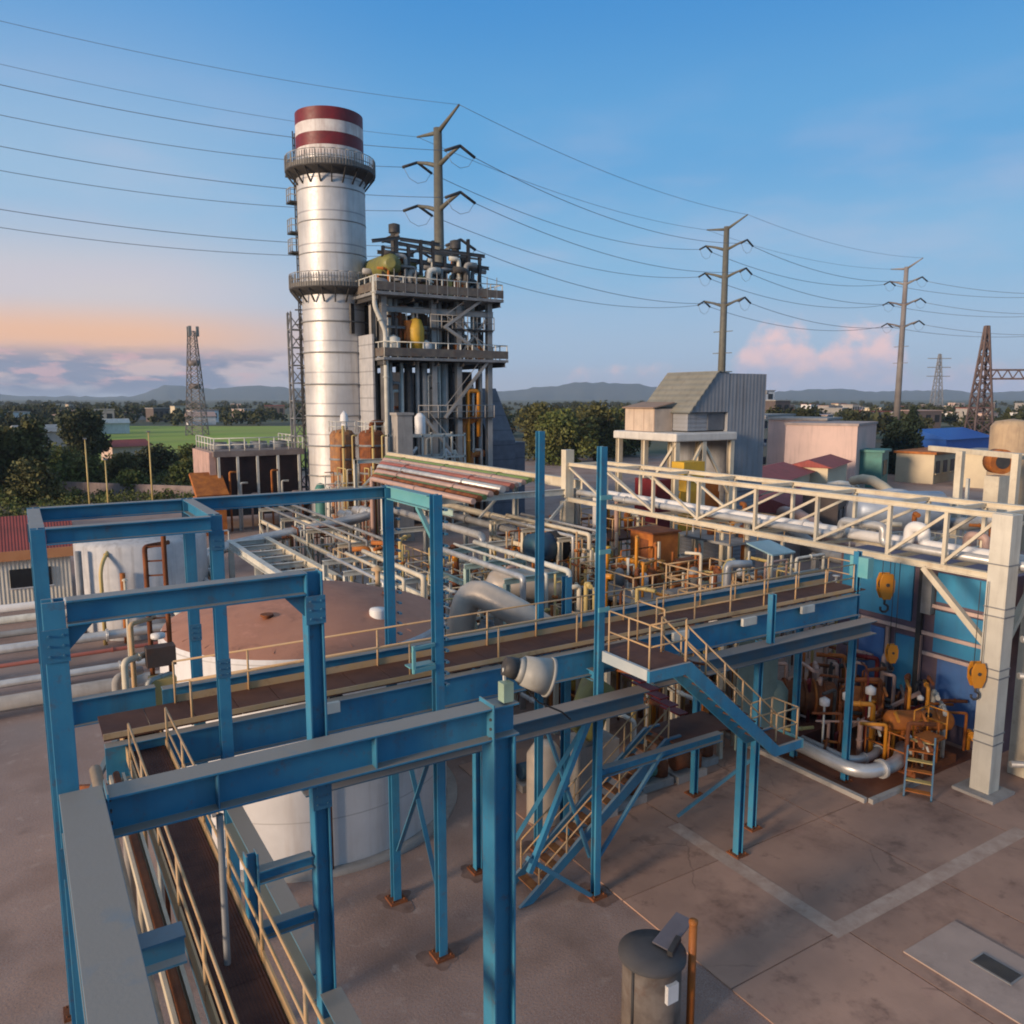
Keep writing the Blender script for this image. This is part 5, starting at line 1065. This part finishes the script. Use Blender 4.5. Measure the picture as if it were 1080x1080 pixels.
# fields
fm = mat('field_green', (.26,.36,.035), (.28,.30,.05), rough=.95, scale=.03, bump=.3, bscale=3, rust=.0)
def quad(px0, c0, px1, c1, px2, c2, px3, c3, z): return [gpos(px0,c0,z), gpos(px1,c1,z), gpos(px2,c2,z), gpos(px3,c3,z)]
kind(MB().add(quad(60,128,330,135,350,330,80,330,.05), [(0,1,2,3)]).build('field', fm), 'structure')
fm2 = mat('field_tan', (.22,.17,.09), (.15,.15,.06), rough=.95, scale=.02)
kind(MB().add(quad(-200,430,330,420,360,560,-260,600,.05), [(0,1,2,3)]).build('field', fm2), 'structure')
kind(MB().add(quad(860,330,1250,320,1250,420,850,430,.05), [(0,1,2,3)]).build('field', fm2), 'structure')
fw_ = MB(); a, b_ = gpos(-40,101), gpos(206,92)
fw_.bar(a+Vector((0,0,.75)), b_+Vector((0,0,.75)), .25, 1.5); one('boundary_wall', fw_, mat('wall_brownish', (.26,.20,.18), (.20,.15,.14), rough=.9, streak=.4), 'low brownish boundary wall along the far yard edge, left', 'wall', tuple(a))
for i, (px, c, h, lab) in enumerate(((86,78,7.6,'pale yellow post nearest to the blue frame corner'),(106,78,5.6,'shorter yellow post right of the one by the frame corner'),(154,80,8.2,'tallest yellow post on the far yard edge'))):
    p = gpos(px,c); t = thing('yard_post', lab, 'post', tuple(p), 'thin yellow posts'); MB().cyl(p,p+Vector((0,0,h)), .09, .06, 8).build('pole', yelp, t); MB().box(p.x-.16,p.x+.16,p.y-.16,p.y+.16,h,h+.12).build('cap', grey, t)
p = gpos(120, 60); 
one('pale_post', MB().cyl(gpos(118,33),gpos(118,33,4.0), .07, .06, 8).lathe(tuple(gpos(118,33,4.0)), [(.12,0),(.1,.06),(0,.1)], 10), cream, 'pale slender post standing among the ground pipes', 'post', tuple(gpos(118,33)))

# ------------------------------------------------------------------ buildings beyond the plant
ROT = math.atan2(FY, FX)-math.pi/2
def building(label, px, c, w_, d_, h, wm, rm, name='building', cat='building', group=None, roof='flat', rot=0., wins=0, rows=1, over=.3):
    p = gpos(px, c); t = thing(name, label, cat, tuple(p), group)
    T = Matrix.Rotation(rot, 4, 'Z')
    def tr(b): b.v = [p+(T @ Vector(v)) for v in b.v]; return b
    tr(MB().box(-w_/2,w_/2,0,d_,0,h)).build('wall', wm, t)
    if roof == 'flat': tr(MB().box(-w_/2-over,w_/2+over,-over,d_+over,h,h+.3)).build('roof', rm, t)
    else: tr(MB().prism([(-over*2,h),(d_+over*2,h),(d_/2,h+float(roof))], 0, -w_/2-over, w_/2+over)).build('roof', rm, t)
    for rr_ in range(rows):
        for k in range(wins):
            x = -w_/2+w_*(k+.5)/wins; z = h*(rr_+.35)/rows
            q = tr(MB().box(x-w_/wins*.27,x+w_/wins*.27,-.06,-.004,z,z+h/rows*.42)).build('window', glass, t)
            tr(MB().box(x-w_/wins*.31,x+w_/wins*.31,-.12,-.004,z-.15,z-.002)).build('sill', wm, q)
    return t
building('long pinkish rendered block right of the intake house', 917, 108, 12.5, 9, 8.0, pinkw, mat('pink_coping', (.40,.32,.29), rough=.85), rot=.42, over=.15)
building('lower pinkish wing joined behind the rendered block', 880, 118, 9, 8, 8.4, pinkw, concr, rot=.42)
building('cream building with two rows of dark windows beside the intake house', 822, 132, 11, 8, 8.6, creamw, concr, wins=5, rows=3, rot=.25)
building('white tower block far behind the intake house', 808, 300, 9, 9, 14, white, concr, wins=2, rows=3)
building('dark brown block next to the far white tower', 826, 260, 7, 7, 10.5, mat('brown_render', (.12,.09,.08)), concr, wins=2, rows=2)
building('long low hall with a dark red roof below the pink block, nearest', 842, 82, 14, 6, 3.6, creamw, redp, roof=.9, rot=.45)
building('second red roofed hall close in front of the pinkish block', 888, 92, 11, 4, 4.0, creamw, redp, roof=.8, rot=.45)
building('long red roofed canopy seen through the truss bridge', 790, 66, 12, 5, 3.4, pinkw, redp, roof=1.0, rot=.5)
building('red roofed canopy farther right seen through the truss bridge', 870, 62, 10, 5, 3.2, pinkw, redp, roof=1.0, rot=.5)
building('small green switch house at the foot of the cypresses', 938, 105, 4.2, 3, 4.6, green, green, rot=.4, wins=1)
building('warehouse with a bright blue roof and blue front', 1026, 140, 17, 10, 4.6, bluerf, bluerf, roof=1.6, rot=.1)
building('cream low building in front of the blue roofed warehouse', 1006, 112, 11, 5, 4.0, creamw, rusto, rot=.2, wins=4)
building('cream flat building at the right edge below the switchyard', 1070, 105, 9, 5, 4.4, creamw, concr, rot=.2, wins=3)
building('white farm block beyond the trees at left', 86, 300, 10, 8, 5.5, white, concr, wins=3, name='house', cat='house')
building('grey roofed shed left of the dark round tree', 45, 190, 11, 8, 3.6, pinkw, galv, roof=1.6, name='house', cat='house', rot=.3)
building('small white house at the far end of the green field', 212, 345, 11, 7, 3.6, white, pinkp, roof=2., name='house', cat='house')
building('white walled shed with a pale roof behind the round tree', 118, 260, 9, 6, 3.4, white, pale, roof=1.4, name='house', cat='house')
building('low reddish shed between the round tree and the shrubs', 135, 150, 7, 5, 2.6, pinkw, redp, roof=1.2, name='house', cat='house', rot=.3)
r = random.Random(31)
for k in range(64):
    px = r.uniform(815, 1180) if k < 50 else r.uniform(-60, 300); c = r.uniform(230, 800)
    wm = (creamw, white, pinkw, MATS['brown_render'], concr)[k % 5]
    building('small distant flat roofed house in the far town' if k < 50 else 'small distant flat roofed house among the far trees at left', px, c, r.uniform(7,16), r.uniform(6,9), r.uniform(3.4,7.0), wm, (concr, redp, concr, pinkp)[k % 4], name='town_house', cat='house', group='houses of the far town' if k < 50 else 'far houses among the trees', rot=r.uniform(-.4,.6), wins=3)
# right hand yard
t = thing('pipe_portal', 'cream square portal frame beyond the thick column at the right edge', 'portal frame', tuple(gpos(1018,44)))
a, b_, c_ = gpos(1018,44), gpos(1078,42), gpos(985,50)
for p in (a, b_): MB().bar(p, p+Vector((0,0,8.7)), .34).build('column', cream, t)
MB().bar(c_+Vector((0,0,8.5)), b_+(b_-a)*.6+Vector((0,0,8.5)), .3).build('beam', cream, t); MB().bar(gpos(1028,46), gpos(1028,46,7.0), .16).build('post', pale, t)
p = gpos(1071, 62); t = thing('tan_silo', 'tan cylindrical silo with a domed top at the right edge', 'silo', tuple(p))
MB().lathe(tuple(p), [(1.5,0),(1.5,9.4),(1.2,9.8),(0,10.0)], 30).build('shell', mat('tan_shell', (.46,.33,.20), (.38,.27,.17), rough=.7, streak=.4, rust=.2), t)
p2 = gpos(1059, 56); t = thing('rust_fan', 'round rust orange fan casing on a stand below the tan silo', 'fan', tuple(p2))
MB().cyl(p2+Vector((0,0,7.2))-ey*.5, p2+Vector((0,0,7.2))+ey*.5, .85, n=22).build('casing', rusto, t); MB().cyl(p2+Vector((0,0,7.2))-ey*.53, p2+Vector((0,0,7.2))-ey*.505, .5, n=18).build('inlet', dark, t); MB().box(p2.x-.7,p2.x+.7,p2.y-.5,p2.y+.5,0,6.2).build('stand', cream, t)
for i, (px0, c0, px1, c1, z, r_, m_, lab) in enumerate(((905,70,1010,52,4.4,.4,creamw,'thick cream pipe curving past the pink block toward the right'),(880,76,1000,56,3.4,.3,pale,'pale pipe below the thick cream one on the right'),(930,52,1075,40,5.2,.35,pipe_s,'silver pipe behind the truss bridge near its right end'),(820,60,960,44,3.0,.4,pinkp,'pink pipe behind the middle of the truss bridge'),(800,50,960,38,3.6,.3,grey,'grey pipe behind the middle of the truss bridge'))):
    a, b_ = gpos(px0,c0,z), gpos(px1,c1,z); t = thing('yard_pipe', lab, 'pipe', (a.x,a.y,0), 'pipes in the far right yard')
    MB().tube([a+(b_-a)*k/8+Vector((0,0,.5*math.sin(k*.9))) for k in range(9)], r_, 12).build('pipe_run', m_, t)
    for k in (1,4,7): q = a+(b_-a)*k/8; MB().box(q.x-.15,q.x+.15,q.y-.15,q.y+.15,0,z-r_+.5*math.sin(k*.9)).build('support', concr, t)
p = gpos(955, 44); t = thing('silver_vessel', 'blue grey silver vessel lying behind the right end of the truss bridge', 'vessel', tuple(p))
MB().tube([p+ex*-2.6+Vector((0,0,5.4)), p+ex*-2.3+Vector((0,0,5.4)), p+ex*2.3+Vector((0,0,5.4)), p+ex*2.6+Vector((0,0,5.4))], [.5,1.1,1.1,.5], 22).build('shell', mat('bluish_lagging', (.40,.45,.52), (.32,.36,.42), rough=.4, metal=.3), t)
for s_ in (-1.5,1.5): q = p+ex*s_; MB().box(q.x-.3,q.x+.3,q.y-.6,q.y+.6,0,4.4).build('saddle', concr, t)
for i, (px, c, s_, lab) in enumerate(((985,46,2.2,'pinkish brick plinth block left of the cream portal'),(1020,38,2.6,'brown plant cabin just behind the right end of the truss'),(895,58,2.4,'brown plant cabin behind the middle of the truss'))):
    building(lab, px, c, s_*1.8, s_, 3.6+.6*i, (pinkw, mat('cabin_brown', (.22,.13,.09), (.16,.10,.08), rough=.8, streak=.4), MATS['brown_render'])[i], concr, name='cabin', cat='cabin', wins=2, rot=.5)

# ------------------------------------------------------------------ hills
hm = mat('hill_scrub', (.05,.065,.055), (.075,.08,.065), rough=1, scale=.002)
def ridge(D, prof, seed):
    r = random.Random(seed); vs = []; fs = []; n = 0; k = 0
    for (x0, y0), (x1, y1) in zip(prof, prof[1:]):
        m_ = max(2, int((x1-x0)/6))
        for j in range(m_):
            f = j/m_; f = f*f*(3-2*f); px = x0+(x1-x0)*j/m_; zz = max(2., (418-(y0+(y1-y0)*f))/858*D+11.6+r.uniform(-5,5))
            for dd, hh in ((-500-200*r.random(), -2), (-230, zz*.45*r.uniform(.8,1.2)), (0, zz), (420, zz*.5), (900, -2)): vs.append(gpos(px, D+dd, hh))
            k += 1
    for i in range(k-1):
        for j in range(4): fs.append((i*5+j, (i+1)*5+j, (i+1)*5+j+1, i*5+j+1))
    b = MB(); b.v = vs; b.f = fs; b.sm = [True]*len(fs); return kind(b.build('hills', hm), 'structure')
ridge(4800, [(-400,406),(-120,412),(-40,407),(15,416),(90,417),(135,417),(180,405),(225,409),(275,406),(320,409),(360,416),(470,417),(530,411),(575,407),(612,402),(660,403),(700,408),(745,409),(800,416),(828,411),(870,409),(930,412),(985,410),(1040,413),(1120,409),(1300,405),(1500,412)], 5)

# ------------------------------------------------------------------ air
hz = MB().box(-6600,6600,-6600,6600,-1,230).build('haze', bpy.data.materials.new('haze_air')); kind(hz, 'stuff')
m = hz.data.materials[0]; m.use_nodes = True; n = m.node_tree; n.nodes.remove(n.nodes['Principled BSDF'])
v = n.nodes.new('ShaderNodeVolumePrincipled'); v.inputs['Color'].default_value = (.66,.80,1,1); v.inputs['Density'].default_value = .00011; v.inputs['Anisotropy'].default_value = .1
n.links.new(v.outputs[0], [x for x in n.nodes if x.type == 'OUTPUT_MATERIAL'][0].inputs['Volume'])

# ------------------------------------------------------------------ more of the crowded middle ground
r = random.Random(77)
def standpipe(p, h, m, k):
    t = thing('standpipe', 'thin upright standpipe with a small side outlet among the pipework', 'pipe', p, 'thin standpipes among the pipework')
    x, y, z = p; MB().cyl((x,y,0),(x,y,h), .045, n=7).build('riser', m, t); MB().bend([(x,y,h-.3),(x+.3,y,h-.3),(x+.3,y,h-.75)], .04, 6).build('outlet', m, t)
    MB().lathe((x,y,h-.9), [(.0,0),(.11,.02),(.11,.12),(0,.14)], 8).build('collar', rusto, t); return t
SP = [standpipe((16.0,23.0,0), 5.4, yelp, 0), standpipe((18.2,26.2,0), 5.0, pale, 1), standpipe((20.6,28.0,0), 5.8, yellow, 2), standpipe((22.0,19.2,0), 5.6, rusto, 3)]
for k in range(44):
    x = r.uniform(14.5, 23); y = r.uniform(18, 34)
    copy_tree(SP[r.choice((0,0,1,2,3))], (x, y, r.uniform(-1.6,.2)-.05))
t = thing('pipe_bundle', 'row of grey pipes lying side by side between the tank and the trestle', 'pipes', (7,40,0))
for k in range(6): MB().bend([(5.9+.5*k,33+.4*k,.3),(5.9+.5*k,33+.4*k,1.5+.12*k),(5.9+.5*k,47,1.9+.12*k),(7.5+.5*k,47.5+.3*k,1.9+.12*k)], .15, 9, .8).build('pipe', pipe_s if k % 3 else pale, t)
for y in (35.5,40,45): MB().box(5.6,8.8,y-.12,y+.12,0,1.32).build('support', concr, t)
def frame_rack(label, x0, x1, ys_, z, m, seed):
    q = random.Random(seed); t = thing('pale_rack', label, 'pipe rack', (x0,ys_[0],0), 'pale steel racks behind the walkway')
    for y in ys_:
        for x in (x0, x1): MB().ibeam((x,y,0),(x,y,z), .2,.2,(1,0,0)).build('column', m, t)
        MB().ibeam((x0-.1,y,z+.1),(x1+.1,y,z+.1), .2,.16).build('cross_beam', m, t)
    for x in (x0, x1): MB().ibeam((x,ys_[0],z-.6),(x,ys_[-1],z-.6), .2,.14).build('beam', m, t)
    for a, b in zip(ys_, ys_[1:]): MB().bar((x0-.12,a,.4),(x0-.12,b,z-.8), .08).bar((x0-.12,(a+b)/2-.01,z*.48),(x0-.12,b,.4), .06).build('brace', m, t)
    for k in range(3):
        x = x0+.3+(x1-x0-.6)*k/2; MB().bend([(x,ys_[0]-.6,.5),(x,ys_[0]-.6,z+.32),(x,ys_[-1]+.5,z+.32)], q.uniform(.06,.12), 8).build('pipe', q.choice((pipe_s,pale,pale,cream,grey)), t)
frame_rack('pale rack with cross braces standing right behind the brown tank roof', 10.8, 13.0, (27.5,30,32.5), 4.6, pale, 1)
frame_rack('pale rack carrying thin pipes in front of the main pipe rack', 14.6, 17.2, (24,27,30), 5.0, MATS['mint_steel'], 2)
frame_rack('long cream rack left of the pipe rack, beyond the bare trestle', 13.4, 15.8, (38,43,48,53), 4.2, cream, 3)
frame_rack('cream rack standing under the far half of the truss bridge', 20.4, 22.8, (29,32,35), 5.2, cream, 4)
def manifold(label, x0, x1, y0, y1, zmax, n, seed):
    q = random.Random(seed); t = thing('pipe_manifold', label, 'pipework', (x0,y0,0), 'rusty pipe manifolds')
    for k in range(n):
        x = q.uniform(x0,x1); y = q.uniform(y0,y1); z = q.uniform(1.2, zmax); L_ = q.uniform(.6,2.6)*q.choice((-1,1)); ax = q.random() < .5
        e = (x+L_, y) if ax else (x, y+L_)
        pts = [(x,y,0),(x,y,z),(*e,z)]
        if q.random() < .6: pts.append((*e, max(.2, z-q.uniform(.6,2.5))))
        MB().bend(pts, q.choice((.035,.05,.07,.10)), 7).build('pipe', q.choice((rusto,rusty,rusto,yelp,yellow,orange,cream,pinkp)), t)
    for k in range(n//3):
        x = q.uniform(x0,x1); y = q.uniform(y0,y1); z = q.uniform(1,zmax-.5); MB().lathe((x,y,z), [(0,0),(.18,.02),(.18,.3),(.08,.36),(.08,.6),(.2,.62),(.2,.66),(0,.68)], 10).build('valve', q.choice((orange,rusto,rusty,yell,white)), t)
    for z in (zmax*.55, zmax*.85): MB().bar((x0,y0,z),(x1,y0,z), .1).bar((x0,y1,z),(x1,y1,z), .1).build('pipe_beam', q.choice((rusty,cream)), t)
    for x in (x0,x1):
        for y in (y0,y1): MB().bar((x,y,0),(x,y,zmax), .1).build('post', q.choice((yellow,cream,rusto)), t)
manifold('dense rusty manifold left of the larger rust enclosure', 20.5, 24.3, 26.8, 29.8, 5.2, 34, 1)
manifold('dense rusty manifold between the small rust enclosure and the walkway rail', 22.0, 24.6, 22.8, 26.2, 4.8, 34, 2)
manifold('dense rusty manifold just behind the middle of the walkway', 15.6, 18.4, 22.6, 25.0, 4.4, 26, 3)
manifold('dense rusty manifold close behind the far end of the walkway', 18.4, 23.0, 19.8, 21.6, 4.8, 30, 4)
manifold('dense rusty manifold below the far end of the truss bridge', 20.6, 24, 31, 35, 5.4, 28, 5)
manifold('dense rusty manifold beside the dark teal drum', 16.6, 19.0, 26.5, 29.0, 4.6, 22, 6)
def fine_rack(label, x0, x1, y0, y1, zmax, n, seed):
    """light pale frames packed with thin pipes"""
    q = random.Random(seed); t = thing('fine_pipework', label, 'pipework', (x0,y0,0), 'pale pipework thickets')
    xs = [x0+(x1-x0)*k/3 for k in range(4)]
    for x in xs:
        for y in (y0,y1): MB().bar((x,y,0),(x,y,zmax*q.uniform(.8,1)), .09).build('post', q.choice((pale,cream,yelp)), t)
    for z in (zmax*.45, zmax*.75):
        for y in (y0,y1): MB().bar((x0,y,z),(x1,y,z), .09).build('pipe_beam', pale, t)
    for k in range(n):
        x = q.uniform(x0,x1); y = q.uniform(y0,y1); z = q.uniform(.8,zmax); l = q.uniform(.5,2.4)*q.choice((-1,1)); ax = q.random() < .5
        e = (x+l,y) if ax else (x,y+l); pts = [(x,y,0),(x,y,z),(*e,z)]
        if q.random() < .5: pts.append((*e, max(.2,z-q.uniform(.5,2))))
        MB().bend(pts, q.choice((.03,.04,.055,.08)), 6).build('pipe', q.choice((pale,pipe_s,cream,yelp,pale,rusty,grey,pinkp)), t)
    for k in range(n//4):
        x = q.uniform(x0,x1); y = q.uniform(y0,y1); z = q.uniform(.5,zmax*.8); MB().lathe((x,y,z), [(0,0),(.16,.02),(.16,.28),(.06,.34),(.06,.5),(.17,.52),(.17,.55),(0,.56)], 9).build('valve', q.choice((rusto,white,dark,grey,yell)), t)
fine_rack('pale pipework thicket right behind the silver lagged duct', 13.4, 16.4, 25.5, 28, 4.6, 34, 1)
fine_rack('pale pipework thicket between the tank and the pipe rack', 10.4, 13.0, 29.2, 33, 4.2, 36, 2)
fine_rack('pale pipework thicket under the near end of the pipe rack', 16.4, 20, 30.5, 34, 4.8, 36, 3)
fine_rack('pale pipework thicket beyond the bare trestle', 12.5, 16.5, 44, 48, 4.4, 34, 4)
fine_rack('pale pipework thicket left of the bare trestle', 6.2, 8.8, 48, 52, 3.6, 26, 5)
fine_rack('pale pipework thicket behind the rust enclosures', 25.5, 30, 30, 34, 4.8, 34, 6)
fine_rack('pale pipework thicket beyond the truss bridge, middle', 27.5, 32, 22, 26, 4.4, 30, 7)
fine_rack('pale pipework thicket behind the blue building', 30.5, 35, 13.5, 17.5, 5.0, 30, 8)
fine_rack('pale pipework thicket in front of the rusty vessels', 20.5, 24.5, 58, 61, 6.5, 30, 9)
